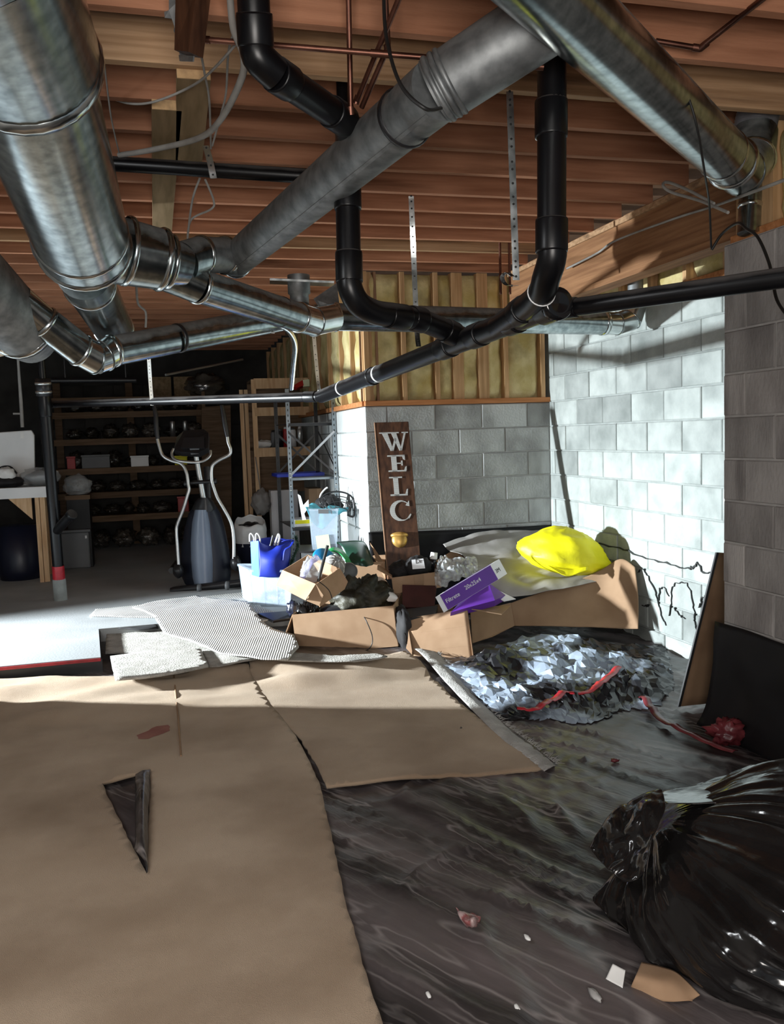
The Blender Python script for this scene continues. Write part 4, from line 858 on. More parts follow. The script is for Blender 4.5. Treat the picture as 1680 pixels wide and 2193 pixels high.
T('white_cloth', 'white cloth draped at the right rear of the widest carton', 'cloth').solo(psheet([[D(786, 1238, 6.45), D(815, 1236, 6.5), D(828, 1246, 6.5)], [D(800, 1255, 6.3), D(828, 1258, 6.35), D(842, 1268, 6.35)], [D(815, 1270, 6.2), D(835, 1275, 6.2), D(852, 1280, 6.2)], [D(832, 1290, 6.2), D(842, 1290, 6.2), D(850, 1288, 6.2)]], 20, 24, .02, 9), 'paper', solid=.003)

# small box perched on the corner of the big one, flaps down
t = T('small_open_carton', 'small brightly lit carton tilted on top of the widest carton', 'box')
rl, rb, rr, rf = D(606, 1221, 6.14), D(660, 1188, 6.26), D(728, 1217, 6.04), D(677, 1251, 5.80); dn = V((0, 0, -.13))
cen = (rl+rb+rr+rf)/4
for nm, a, b in (('wall', rl, rf), ('wall', rf, rr), ('wall', rl, rb), ('wall', rb, rr)):
    t.part(nm, M().panel([a, b, b.lerp(cen, .06)+dn, a.lerp(cen, .06)+dn], .006), 'card')
t.part('bottom', M().panel([p.lerp(cen, .06)+dn for p in (rl, rb, rr, rf)], .006), 'card')
t.part('flap', M().panel([rl, rf, D(655, 1286, 5.76), D(592, 1254, 6.10)], .005), 'card', label='sunlit outer flap')
t.part('flap', M().panel([rf, rr, D(745, 1246, 6.04), D(738, 1262, 6.03), D(685, 1300, 5.80)], .005), 'card')
t.part('corner_flap', M().panel([rf, D(693, 1275, 5.78), D(684, 1298, 5.78), D(657, 1287, 5.79)], .004), 'card'); t.done()
T('zip_bag', 'violet tinted clear plastic bag inside the small tilted carton', 'bag').solo(M().blob(D(668, 1222, 6.02), (.075, .05, .10), Matrix.Rotation(radians(24), 3, 'Y'), amp=.25, fr=3, ridge=.35, seed=9), 'wrap')
K['violet'] = mat('violet_film', (.50, .48, .85), .2, vs=6, var=.2, alpha=.75)
T('violet_film', 'violet plastic film strip leaning in the small tilted carton', 'film').solo(psheet([[D(640, 1240, 5.98), D(652, 1242, 5.97)], [D(655, 1208, 6.03), D(668, 1214, 6.02)], [D(677, 1186, 6.08), D(687, 1196, 6.06)]], 8, 16, .012, 20), 'violet', solid=.002)
T('black_rod', 'black rod sticking out of the small tilted carton', 'rod').solo(M().tube([D(682, 1246, 5.98), D(702, 1168, 6.02)], .011, 12), 'black')
T('coiled_cord', 'thin cord dangling over the right flap of small tilted carton', 'cord').solo(M().tube(spl([D(684, 1246, 5.83), D(697, 1256, 5.82), D(706, 1266, 5.83), D(712, 1282, 5.84)], 20), .003, 6), 'cableblack')

C_ = carton('rear_carton', 'open carton behind the olive bundle with its right flap raised', D(757, 1243, 6.62), D(826, 1240, 6.60), .36, .135, [('back', 20, .1)])
C_.part('raised_flap', M().panel([D(826, 1240, 6.58), D(823, 1206, 6.58), D(793, 1162, 6.75), D(800, 1180, 6.75), D(812, 1215, 6.6)], .005), 'card'); C_.done()
Dc = carton('shallow_carton', 'shallow taped carton holding black items in front of the board', D(844, 1271, 6.35), D(945, 1258, 6.35), .40, .118, [('left', -35, .12)])
Dc.part('packing_tape', M().panel([D(888, 1231, 6.335), D(908, 1229, 6.335), D(908, 1263, 6.335), D(888, 1266, 6.335)], .003), 'carddark', label='strip of brown packing tape')
Dc.part('raised_flap', M().panel([D(934, 1201, 6.6), D(972, 1178, 6.75), D(1000, 1198, 6.7), D(958, 1222, 6.6)], .005), 'card'); Dc.done()
t = T('black_hat', 'black cap with white Dr label inside the shallow carton', 'cap')
t.part('crown', M().blob(D(896, 1212, 6.45), (.10, .08, .075), amp=.15, fr=3, seed=11, ridge=.15), 'blackcloth')
lp = [D(882, 1199, 6.335), D(907, 1196, 6.34), D(911, 1217, 6.33), D(884, 1219, 6.325)]; t.part('label', M().panel(lp, .004), 'whitecard', label='white printed label'); t.done()
ux_ = lp[1]-lp[0]; uy_ = lp[0]-lp[3]; nn_ = ux_.cross(uy_).normalized(); nn_ = nn_ if nn_.dot(fw) < 0 else -nn_
text('label_print', 'Dr', t.objs[1], lp[3].lerp(lp[0], .55)+ux_*.30+nn_*.003, ux_, uy_, .045, 'black_ink')
T('black_strap_bundle', 'black straps with khaki trim at the left end of shallow carton', 'strap').solo(M().tube(spl([D(836, 1215, 6.5), D(850, 1204, 6.55), D(868, 1212, 6.5), D(858, 1222, 6.45), D(842, 1214, 6.5), D(860, 1200, 6.55), D(880, 1215, 6.45)], 50), .016, 10, flat=.4), 'blackcloth')
T('black_pouch', 'black pouch slumped at the left inside the shallow carton', 'pouch').solo(M().blob(D(858, 1222, 6.5), (.08, .08, .06), amp=.3, seed=13, ridge=.2), 'blackcloth')
t = T('small_jar', 'small jar with white wrap standing right of the black cap', 'jar'); t.part('body', M().lathe([(.0, -.10), (.024, -.10), (.026, -.03), (.026, 0), (0, 0)], D(927, 1198, 6.5), (.15, 0, 1), 16), 'blackgloss'); t.part('white_wrap', M().lathe([(.0, .045), (.026, .045), (.028, 0), (.027, -.004)], D(929, 1196, 6.5), (.15, 0, 1), 16), 'paper'); t.done()
T('bubble_wrap', 'crumpled clear bubble wrap spilling from the shallow carton', 'plastic wrap').solo(psheet([[D(932, 1222, 6.35), D(945, 1190, 6.45), D(965, 1192, 6.5), D(1000, 1196, 6.5), D(1020, 1192, 6.5)], [D(932, 1245, 6.2), D(950, 1222, 6.25), D(975, 1212, 6.3), D(1002, 1212, 6.35), D(1024, 1212, 6.4)], [D(935, 1262, 6.15), D(958, 1250, 6.15), D(985, 1240, 6.2), D(1008, 1235, 6.25), D(1020, 1230, 6.3)]], 50, 34, .045, 14, 4, .06), 'wrap', solid=.002)

# long flat filter carton and its torn twin
def axes_box(t, name, o, a, b, c, mt): 
    o, a, b, c = V(o), V(a), V(b), V(c)
    return t.part(name, M().add([o, o+a, o+b, o+a+b, o+c, o+a+c, o+b+c, o+a+b+c], [(0, 1, 3, 2), (4, 6, 7, 5), (0, 4, 5, 1), (2, 3, 7, 6), (0, 2, 6, 4), (1, 5, 7, 3)]), mt)
t = T('filter_carton', 'long purple air filter carton with white ends tilted on the pile', 'box')
fo = D(951, 1312, 5.72); fa = D(1068, 1241, 5.92)-fo; fb = D(933, 1279, 5.73)-fo; fc = D(1070, 1201, 6.0)-D(1051, 1213, 5.93)
fb = fb-fa.normalized()*fb.dot(fa.normalized())*.0
axes_box(t, 'carton', fo, fa, fb, fc, 'whitecard')
fn = fa.cross(fb).normalized(); fn = fn if fn.dot(fw) < 0 else -fn
F_ = lambda u, v, k=.0012: fo+fa*u+fb*v+fn*k
ip = t.part('purple_side', M().panel([F_(.075, .01), F_(.995, .01), F_(.995, .97), F_(.075, .97)], .002), 'purple', label='purple printed side')
tn = fa.cross(fc).normalized(); tn = tn if tn.z > 0 else -tn
mm = M()
for i in range(15):
    u = .10+.055*i; q = [fo+fb+fa*(u+du)+fc*dv+tn*.001 for du, dv in ((0, .25), (.03, .25), (.038, .75), (.008, .75))]; mm.panel(q, .0015)
t.part('top_print', mm, 'purple', kind='stuff'); t.done()
text('filter_print', 'Filtrete', t.objs[ip], F_(.105, .36, .0028), fa, fb, .040, 'whitecard')
text('size_print', '20x25x4', t.objs[ip], F_(.46, .46, .0028), fa, fb, .040, 'whitecard')
en = fb.cross(fc).normalized(); en = en if en.dot(fa) > 0 else -en
text('end_print', '3M', t.objs[0], fo+fa+fc*.12+fb*.36+en*.0012, fc, fb, .040, 'black_ink')
t = T('torn_filter_carton', 'torn purple filter carton lying under the long purple one', 'box')
t.part('carton', M().panel([D(965, 1318, 5.85), D(1010, 1268, 6.0), D(1046, 1254, 6.1), D(1082, 1280, 6.0), D(1060, 1292, 5.9), D(1000, 1308, 5.85)], .05), 'purple')
t.part('white_torn_edge', M().panel([D(1046, 1254, 6.06), D(1105, 1283, 5.98), D(1080, 1288, 5.95), D(1060, 1276, 5.98)], .006), 'whitecard', label='white torn edge'); t.done()
t = T('flapped_carton', 'pale tan carton with creased front standing at the carpet offcut corner', 'box')
e1, e2, e3, e4 = D(872, 1325, 5.92), D(1001, 1304, 5.86), D(1015, 1414, 5.66), D(886, 1420, 5.72); ek = V((.02, .36, -.02))
t.part('front_panel', psheet([[e1, e2], [e4, e3]], 10, 10), 'card', solid=.006)
for k in (.33, .72): t.part('crease', M().bar(e1.lerp(e4, k+.03)-fw*.005, e2.lerp(e3, k)-fw*.005, .003, .003), 'carddark')
lowz = lambda p: V((p.x, p.y, .05))
t.part('side_panel', M().panel([e2, e2+ek, lowz(e3+ek), lowz(e3)], .006), 'cardshade'); t.part('side_panel', M().panel([e1, e1+ek, lowz(e4+ek), lowz(e4)], .006), 'cardshade'); t.part('back_panel', M().panel([e1+ek, e2+ek, lowz(e3+ek), lowz(e4+ek)], .006), 'cardshade')
t.part('flap', M().panel([D(1000, 1303, 5.86), D(1032, 1300, 6.0), D(1094, 1297, 6.05), D(1075, 1316, 5.85)], .006), 'card'); t.done()
T('black_bag', 'black bag squeezed between the widest carton and flapped carton', 'bag').solo(M().blob(D(862, 1345, 6.0), (.06, .15, .16), amp=.2, fr=3, seed=21), 'blackcloth')
T('maroon_gift_box', 'dark maroon gift box behind the long purple carton', 'box').solo(M().panel([D(862, 1262, 6.3), D(935, 1264, 6.3), D(930, 1310, 6.15), D(862, 1310, 6.15)], .10), 'maroon')
t = T('black_tray', 'flat black tray between the maroon box and flapped carton', 'tray'); t.part('tray', M().panel([D(852, 1312, 6.05), D(938, 1302, 6.1), D(932, 1326, 5.9), D(858, 1330, 5.9)], .04), 'black'); t.done()

# folded cardboard sheets, tarp, yellow bag
t = T('flattened_carton', 'large flattened brown carton propped on edge below the yellow bag', 'cardboard')
t.part('main_sheet', psheet([[D(1092, 1292, 6.18), D(1180, 1262, 6.2), D(1280, 1225, 6.2), D(1330, 1198, 6.12), D(1361, 1214, 6.02)], [D(1096, 1318, 6.16), D(1190, 1308, 6.12), D(1280, 1290, 6.14), D(1340, 1278, 6.02), D(1368, 1280, 5.95)], [D(1101, 1340, 6.14), D(1190, 1342, 6.06), D(1280, 1344, 6.02), D(1340, 1347, 5.96), D(1368, 1347, 5.9)]], 40, 20, .008, 6), 'carddark', solid=.006)
t.part('folded_wing', M().panel([D(1094, 1291, 6.18), D(1103, 1340, 6.14), D(1055, 1364, 6.02), D(1012, 1378, 5.95), D(1008, 1312, 6.02)], .006), 'carddark'); t.done()
t = T('paper_tarp', 'grey papery tarp draped over the heap under the yellow bag', 'tarp')
t.solo(psheet([[D(950, 1168, 6.85), D(1016, 1144, 6.92), D(1097, 1135, 6.98), D(1180, 1138, 6.95), D(1240, 1160, 6.78), D(1270, 1190, 6.6)],
               [D(964, 1182, 6.7), D(1030, 1172, 6.7), D(1100, 1168, 6.7), D(1180, 1182, 6.65), D(1255, 1200, 6.48), D(1300, 1215, 6.36)],
               [D(994, 1192, 6.55), D(1045, 1215, 6.45), D(1110, 1222, 6.4), D(1190, 1226, 6.35), D(1265, 1225, 6.34), D(1315, 1222, 6.26)],
               [D(1010, 1235, 6.4), D(1060, 1255, 6.25), D(1112, 1258, 6.2), D(1200, 1246, 6.18), D(1270, 1236, 6.22), D(1322, 1232, 6.2)],
               [D(1030, 1262, 6.3), D(1055, 1275, 6.2), D(1107, 1277, 6.14), D(1210, 1259, 6.12), D(1275, 1247, 6.18), D(1325, 1238, 6.18)]], 70, 50, .03, 2.6, 3, .035), 'kraft', solid=.003)
yc = D(1206, 1183, 6.35)
def yfn(p, d):
    x = d.x; k = (1-.42*abs(x)**2.6); c = 1-.10*abs(noise.noise(V((d.x*2.5, d.y*2, d.z*5+3))))
    return V((p.x*1.06, p.y*k, (p.z if p.z > 0 else p.z*.55)*k*c))
xr = (D(1310, 1218, 6.3)-D(1108, 1178, 6.4)).normalized(); yr = V((0, 0, 1)).cross(xr).normalized(); zr = xr.cross(yr)
t = T('yellow_bag', 'bright yellow plump plastic bag resting on the grey tarp', 'bag')
t.part('body', M().blob(yc+V((0, 0, -.035)), (.325, .25, .225), Matrix((xr, yr, zr)).transposed(), 60, 40, .10, 2.2, 3, .05, yfn), 'yellow')
t.part('loose_hem', psheet([[D(1170, 1210, 6.14), D(1215, 1220, 6.12), D(1260, 1214, 6.12)], [D(1190, 1222, 6.10), D(1217, 1234, 6.08), D(1258, 1221, 6.10)]], 14, 6, .01, 20), 'yellow', solid=.003); t.done()
t = T('leaning_cardboard', 'tall brown cardboard sheet leaning behind the edge of the pier', 'cardboard')
kb, kr, kt, ku = G(1456, 1513, .05), G(1545, 1504, .03), D(1640, 1190, 4.45), D(1538, 1183, 4.52)
t.part('sheet', psheet([[kb, kr+(kr-kb)*.6], [ku, kt]], 6, 10), 'cardshade', solid=.006)
t.part('black_edge', M().panel([kb-(kr-kb).normalized()*.012, kb+(kr-kb).normalized()*.004, ku+(kr-kb).normalized()*.004, ku-(kr-kb).normalized()*.012], .010), 'black', label='black bound edge'); t.done()

# ================================================================ green tub, discs and lids behind the small box
t = T('dark_green_tub', 'dark green tub lying on its side behind the small carton', 'tub')
t.part('shell', psheet([[D(722, 1162, 6.9), D(765, 1160, 6.95), D(782, 1166, 6.9), D(798, 1206, 6.6)], [D(735, 1172, 6.75), D(768, 1168, 6.75), D(784, 1176, 6.7), D(798, 1210, 6.5)], [D(745, 1195, 6.6), D(765, 1192, 6.55), D(780, 1200, 6.5), D(790, 1212, 6.45)], [D(748, 1210, 6.5), D(762, 1210, 6.5), D(775, 1212, 6.5), D(785, 1214, 6.45)]], 26, 18, .004), 'darkgreen', solid=.006)
t.part('rim', M().tube(spl([D(722, 1163, 6.88), D(765, 1160, 6.93), D(783, 1167, 6.88), D(798, 1207, 6.58)], 24), .010, 8), 'darkgreen'); t.done()
for i, (dx, dy) in enumerate([(0, 0), (-12, 8)]):
    T('green_lid', ['bright green curved plastic lid leaning on the dark green tub, rear one', 'bright green curved plastic lid leaning before its twin, nearer one'][i], 'lid').solo(psheet([[D(702+dx, 1180+dy, 6.55), D(715+dx, 1174+dy, 6.58), D(730+dx, 1178+dy, 6.58), D(744+dx, 1192+dy, 6.55), D(753+dx, 1208+dy*.4, 6.5)], [D(702+dx, 1186+dy, 6.48), D(715+dx, 1181+dy, 6.5), D(727+dx, 1186+dy, 6.5), D(737+dx, 1198+dy, 6.48), D(744+dx, 1210+dy*.4, 6.45)]], 24, 6, 0), 'green', solid=.008)
t = T('blue_disc', 'blue plastic disc lid behind the violet film', 'lid'); t.part('disc', M().lathe([(0, .01), (.075, .01), (.085, 0), (.08, -.008), (0, -.008)], D(694, 1194, 6.4), (.1, -.75, .66), 26), 'cyan'); t.done()
t = T('ribbed_globe', 'grey ribbed round globe between blue lid and rear carton', 'lamp globe')
sc = D(718, 1208, 6.36)
t.part('shell', M().lathe([(.02, .05), (.05, .045), (.075, .02), (.085, -.02), (.08, -.06)], sc, (.3, -.6, .7), 26), 'kraft')
for k in range(8):
    a = 2*pi*k/8; x = V((1, .3, -.2)).normalized(); z = V((.3, -.6, .7)).normalized(); x = (x-z*x.dot(z)).normalized(); y = z.cross(x); d = x*cos(a)+y*sin(a)
    t.part('rib', M().tube([sc+d*.03+z*.051, sc+d*.062+z*.036, sc+d*.086-z*.01, sc+d*.083-z*.055], .004, 6), 'paper')
t.done()
t = T('mesh_disc', 'grey gauze disc leaning at the left end of the rear carton', 'disc'); t.part('disc', M().lathe([(0, .004), (.06, .004), (.062, 0), (.06, -.004)], D(749, 1222, 6.42), (.2, -.85, .4), 24), 'greypl'); t.part('rim', M().lathe([(.058, .006), (.064, .006), (.064, -.006), (.058, -.006)], D(749, 1222, 6.42), (.2, -.85, .4), 24), 'kraft'); t.done()

# ================================================================ clear tub with blue bag
def tub(name, label, p, h, flare, mt, cat='tub', thick=.006):
    """p: four bottom corners (fl, fr, br, bl); walls flare outward by a factor at the rim"""
    t = T(name, label, cat); p = [V(q) for q in p]; c = sum(p, V((0, 0, 0)))/4; q = [c+(a-c)*flare+V((0, 0, h)) for a in p]
    for i, nm in enumerate(('front_wall', 'side_wall', 'back_wall', 'side_wall')):
        j = (i+1) % 4; t.part(nm, M().panel([p[i], p[j], q[j], q[i]], thick), mt)
    t.part('bottom', M().panel(p, thick), mt)
    m = M()
    for i in range(4): m.bar(q[i], q[(i+1) % 4], .022, .018)
    t.part('rim', m, mt); t.q = q; t.p = p; return t
b0 = G(543, 1297, SLZ+.004); b1 = G(612, 1300, SLZ+.004); bk = V((-.05, .34, 0))
tb = tub('clear_tub', 'clear plastic tub holding the blue shopping bag and fir garland', [b0, b1+V((.04, .02, 0)), b1+V((.04, .02, 0))+bk, b0+bk], .29, 1.14, 'clear')
for u in (.33, .66): tb.part('moulded_rib', M().bar(tb.p[0].lerp(tb.p[1], u)+V((0, -.004, 0)), tb.q[0].lerp(tb.q[1], u)+V((0, -.004, 0)), .006, .004), 'clear')
tb.done()
t = T('blue_shopping_bag', 'royal blue shopping bag with white handles standing in the clear tub', 'bag')
d_ = 6.98
t.part('side_gusset', M().panel([D(537, 1160, d_-.02), D(554, 1158, d_-.08), D(556, 1236, d_-.06), D(540, 1231, d_)], .004), 'bluelight', label='brighter blue gusset')
t.part('front_panel', psheet([[D(554, 1160, d_-.08), D(575, 1168, d_-.02), D(600, 1168, d_-.04), D(622, 1160, d_-.0)], [D(556, 1200, d_-.07), D(577, 1202, d_-.1), D(602, 1200, d_-.07), D(620, 1196, d_)], [D(556, 1236, d_-.06), D(578, 1237, d_-.06), D(600, 1236, d_-.05), D(618, 1232, d_)]], 20, 16, .015, 9), 'blue', solid=.004)
t.part('back_panel', psheet([[D(540, 1158, d_+.0), D(580, 1150, d_+.1), D(624, 1156, d_+.1)], [D(542, 1195, d_+.02), D(580, 1195, d_+.12), D(622, 1195, d_+.08)], [D(542, 1232, d_+.0), D(580, 1234, d_+.08), D(618, 1232, d_+.05)]], 16, 12, .008, 9), 'blue', solid=.004)
for x, d in ((538, .0), (551, -.06)): t.part('handle', M().tube(spl([D(x-3, 1160, d_+d), D(x-3, 1146, d_+d), D(x+1, 1143, d_+d), D(x+6, 1152, d_+d), D(x+6, 1164, d_+d)], 20), .006, 8), 'white', label='white loop handle')
t.part('drooping_handle', M().tube(spl([D(605, 1160, d_-.02), D(612, 1157, d_-.03), D(622, 1156, d_-.03), D(628, 1158, d_), D(622, 1170, d_-.05), D(610, 1178, d_-.06), D(606, 1200, d_-.07)], 30), .014, 8, flat=.3), 'blue'); t.done()
t = T('white_clamp', 'black and white clamp handle poking out of the blue shopping bag', 'tool')
t.part('handle', M().tube(spl([D(588, 1168, d_+.04), D(594, 1150, d_+.04), D(597, 1144, d_+.04), D(599, 1152, d_+.04), D(594, 1168, d_+.04)], 20), .008, 8), 'white'); t.part('body', M().tube([D(580, 1170, d_+.05), D(586, 1147, d_+.05)], .014, 10), 'black'); t.done()
def fir(name, label, pts, r, n, seed):
    rnd = random.Random(seed); Q = spl(pts, 60); m = M(); m.tube(Q, .006, 6)
    for i in range(n):
        p = Q[rnd.randrange(60)]; d = V((rnd.uniform(-1, 1), rnd.uniform(-1, 1), rnd.uniform(-.8, 1))).normalized()*r*rnd.uniform(.5, 1); w = d.cross(V((0, 0, 1))).normalized()*.004
        m.add([p-w, p+w, p+d], [(0, 1, 2)])
    t = T(name, label, 'garland', kind=None); return t.solo(m, 'fir')
fir('fir_garland', 'dark green artificial fir garland coiled inside the clear tub', [D(560, 1285, 7.1), D(580, 1270, 7.1), D(605, 1282, 7.1), D(590, 1292, 7.05), D(565, 1275, 7.05), D(610, 1265, 7.1)], .05, 900, 1)
fir('fir_garland', 'artificial fir garland hanging between tub and small carton', [D(634, 1150, 7.1), D(638, 1170, 7.05), D(628, 1195, 7.0), D(622, 1215, 6.95), D(615, 1235, 6.9)], .045, 700, 2)
T('dark_flat_panel', 'flat dark panel lying under the clear tub edge', 'panel').solo(M().panel([G(552, 1316, .19), G(645, 1308, .19), G(650, 1322, .16), G(585, 1332, .16)], .02), 'black', bevel=.003)
T('navy_cloth_wad', 'navy cloth wad between the clear tub and widest carton', 'cloth').solo(M().blob(D(628, 1303, 6.5), (.05, .05, .06), amp=.3, seed=3), 'navybin')

# ================================================================ clear tote on a crate by the rack
t0 = D(671, 1177, 7.3); t1 = D(722, 1177, 7.3)
tt = tub('clear_tote', 'tall clear storage tote with teal cloth and pale paper inside', [t0, t1, t1+V((.05, .34, 0)), t0+V((.05, .34, 0))], .34, 1.18, 'clear', 'tote')
f0_, f1_ = tt.q[0], tt.q[1]
tt.part('latch', M().panel([f0_.lerp(f1_, .30)+V((0, -.015, .005)), f0_.lerp(f1_, .66)+V((0, -.015, .005)), f0_.lerp(f1_, .66)+V((0, -.02, -.03)), f0_.lerp(f1_, .30)+V((0, -.02, -.03))], .01), 'greypl', label='grey rim latch')
tt.part('paper_label', M().panel([D(676, 1148, 7.26), D(704, 1144, 7.26), D(709, 1175, 7.28), D(680, 1176, 7.28)], .003), 'cream', label='pale green paper behind the front wall'); tt.done()
T('teal_cloth', 'teal cloth heaped over the rim of the tall tote', 'cloth').solo(psheet([[D(654, 1088, 7.42), D(672, 1080, 7.5), D(690, 1090, 7.5), D(706, 1082, 7.5), D(730, 1086, 7.55), D(748, 1086, 7.6)], [D(658, 1094, 7.33), D(674, 1090, 7.38), D(690, 1096, 7.36), D(708, 1090, 7.38), D(728, 1094, 7.4), D(742, 1093, 7.5)], [D(668, 1118, 7.33), D(680, 1128, 7.36), D(692, 1132, 7.36), D(702, 1122, 7.36), D(712, 1112, 7.38), D(720, 1105, 7.4)]], 40, 20, .03, 9, 2, .02), 'teal', solid=.003)
T('white_frame_scrap', 'white bent plastic frame sticking up left of the tall tote', 'frame').solo(M().panel([D(638, 1058, 7.4), D(644, 1062, 7.4), D(650, 1082, 7.4), D(661, 1070, 7.4), D(662, 1085, 7.4), D(652, 1100, 7.4), D(656, 1113, 7.4), D(648, 1114, 7.4)], .01), 'white')
t = T('black_wire_basket', 'black wire basket tipped over the top of the tall tote', 'basket')
c_ = D(722, 1085, 7.45)
for k, (r_, w_) in enumerate([(.14, .008), (.125, .004), (.10, .004), (.07, .004)]):
    t.part('wire_hoop', M().tube([c_+V((cos(a)*r_*1.05, .05*sin(a)-.04*k, sin(a)*r_*.55+.05-.03*k)) for a in [pi*1.25*i/22-.5 for i in range(23)]], w_, 8), 'black')
for k in range(7):
    a = pi*1.1*k/6-.4; t.part('wire', M().tube([c_+V((cos(a)*.146, .05*sin(a), sin(a)*.077+.05)), c_+V((cos(a)*.07, .05*sin(a)-.12, sin(a)*.04-.04))], .003, 6), 'black')
t.part('clip', M().tube(spl([D(757, 1070, 7.4), D(759, 1090, 7.4), D(757, 1106, 7.4), D(744, 1102, 7.4)], 16), .010, 8), 'black'); t.done()
T('black_bag_heap', 'black bag heaped inside the top of the tall tote', 'bag').solo(M().blob(D(704, 1083, 7.62), (.12, .09, .09), amp=.3, seed=31, ridge=.2), 'blackcloth')
T('pale_hook', 'pale bent hook standing above the tall tote', 'hook').solo(M().tube(spl([D(685, 1075, 7.6), D(687, 1060, 7.6), D(696, 1048, 7.6), D(702, 1044, 7.6)], 16), .008, 8), 'cablewhite')
t = T('dark_crate', 'dark grey crate under the tall tote', 'crate'); cb = D(648, 1205, 7.25); ce = D(730, 1205, 7.25)
cz0 = SLZ+.0; 
H_ = t0.z-.008
t.part('body', M().panel([V((cb.x, cb.y, cz0)), V((ce.x, ce.y, cz0)), V((ce.x, ce.y, H_)), V((cb.x, cb.y, H_))], .01).panel([V((cb.x, cb.y, cz0)), V((cb.x+.06, cb.y+.4, cz0)), V((cb.x+.06, cb.y+.4, H_)), V((cb.x, cb.y, H_))], .01).panel([V((ce.x, ce.y, cz0)), V((ce.x+.06, ce.y+.4, cz0)), V((ce.x+.06, ce.y+.4, H_)), V((ce.x, ce.y, H_))], .01), 'greypl')
t.part('lid', M().panel([V((cb.x-.02, cb.y-.02, H_)), V((ce.x+.02, ce.y-.02, H_)), V((ce.x+.08, ce.y+.42, H_)), V((cb.x+.04, cb.y+.42, H_))], .014), 'black'); t.done()

# ================================================================ elliptical exerciser
t = T('elliptical_trainer', 'dark blue elliptical exercise machine with silver arms standing on the slab', 'exercise machine')
ed_ = 7.92
g_ = G(430, 1262, SLZ); pm = 1850/dep(g_)
EX = lambda x, y, dd=0: D(x, y, dep(g_)+dd)
def shell(px0, rows, dd, thick):
    """lofted housing: rows of (y, xl, xr); rounded front"""
    m = M(); n = 20; vs = []
    for y, xl, xr in rows:
        for j in range(n+1):
            a = pi*j/n; vs.append(EX((xl+xr)/2-(xr-xl)/2*cos(a), y, dd-thick*sin(a)**.8))
        for j in range(1, n):
            a = pi*j/n; vs.append(EX((xl+xr)/2+(xr-xl)/2*cos(a), y, dd+.12*sin(a)))
    k = 2*n; fs = [(r*k+j, r*k+(j+1) % k, (r+1)*k+(j+1) % k, (r+1)*k+j) for r in range(len(rows)-1) for j in range(k)]
    m.add(vs, fs, True); m.add(vs[:k], [tuple(range(k))]); m.add(vs[-k:], [tuple(range(k))]); return m
t.part('housing', shell(0, [(1072, 424, 452), (1080, 417, 461), (1100, 404, 473), (1130, 396, 482), (1170, 389, 490), (1205, 386, 494), (1232, 388, 495), (1250, 396, 492), (1257, 404, 486)], .22, .20), 'navy')
t.part('front_cover', shell(0, [(1092, 417, 446), (1120, 411, 452), (1160, 408, 456), (1200, 408, 459), (1235, 411, 459), (1254, 416, 458)], .10, .13), 'slate', label='slate blue glossy front cover')
t.part('top_cap', shell(0, [(1066, 426, 450), (1074, 418, 458), (1090, 411, 464), (1096, 414, 460)], .16, .16), 'black')
t.part('front_stabilizer', M().tube([EX(366, 1266, -.05), EX(372, 1265, -.05), EX(528, 1247, .0), EX(534, 1246, 0)], [.03, .036, .036, .03], 14), 'black')
for x, y in ((427, 1262), (487, 1256)):
    t.part('transport_wheel', M().lathe([(.0, -.016), (.034, -.016), (.040, -.01), (.040, .01), (.034, .016), (0, .016)], EX(x, y-2, -.09), rt, 18), 'greypl')
t.part('rear_rail', M().tube([EX(440, 1240, .3), G(480, 1205, SLZ+.06)+V((.1, .9, 0))], .035, 10), 'black')
t.part('mast', M().tube([EX(437, 1073, .12), EX(417, 958, .05)], [.026, .024], 14), 'silver')
t.part('mast_shroud', M().tube([EX(447, 1073, .18), EX(443, 1000, .22)], .03, 10), 'black')
cs = [EX(374, 968, .0), EX(381, 940, .05), EX(396, 927, .12), EX(438, 924, .12), EX(448, 932, .08), EX(447, 964, 0), EX(428, 974, -.02), EX(388, 972, -.02)]
i = t.part('console', M().panel(cs, .07), 'black'); t.part('display', M().panel([EX(388, 960, -.05), EX(394, 938, -.0), EX(438, 936, 0), EX(438, 960, -.05)], .01), 'black', of=i)
t.part('console_bracket', M().panel([EX(406, 955, -.02), EX(428, 954, -.02), EX(427, 972, -.02), EX(410, 974, -.02)], .03), 'greypl')
t.part('fixed_handlebar', M().tube(spl([EX(372, 961, -.02), EX(368, 972, -.04), EX(374, 983, -.06), EX(390, 988, -.08), EX(420, 990, -.08), EX(438, 986, -.06), EX(450, 976, -.04), EX(451, 965, -.02)], 40), .013, 10), 'silver')
arms = [[(337, 938), (340, 950), (348, 974), (366, 986), (388, 993), (398, 1008), (402, 1025), (403, 1037)], [(487, 933), (489, 948), (494, 962), (491, 974), (470, 985), (456, 996), (453, 1010), (454, 1030)]]
low = [[(403, 1037), (405, 1048), (400, 1066), (392, 1092), (381, 1120), (378, 1135), (380, 1170), (383, 1212)], [(454, 1030), (458, 1044), (466, 1066), (480, 1090), (492, 1112), (498, 1130), (501, 1160), (501, 1202)]]
grip = [[(330, 868), (334, 890), (335, 915), (338, 940)], [(475, 868), (479, 890), (483, 915), (487, 936)]]
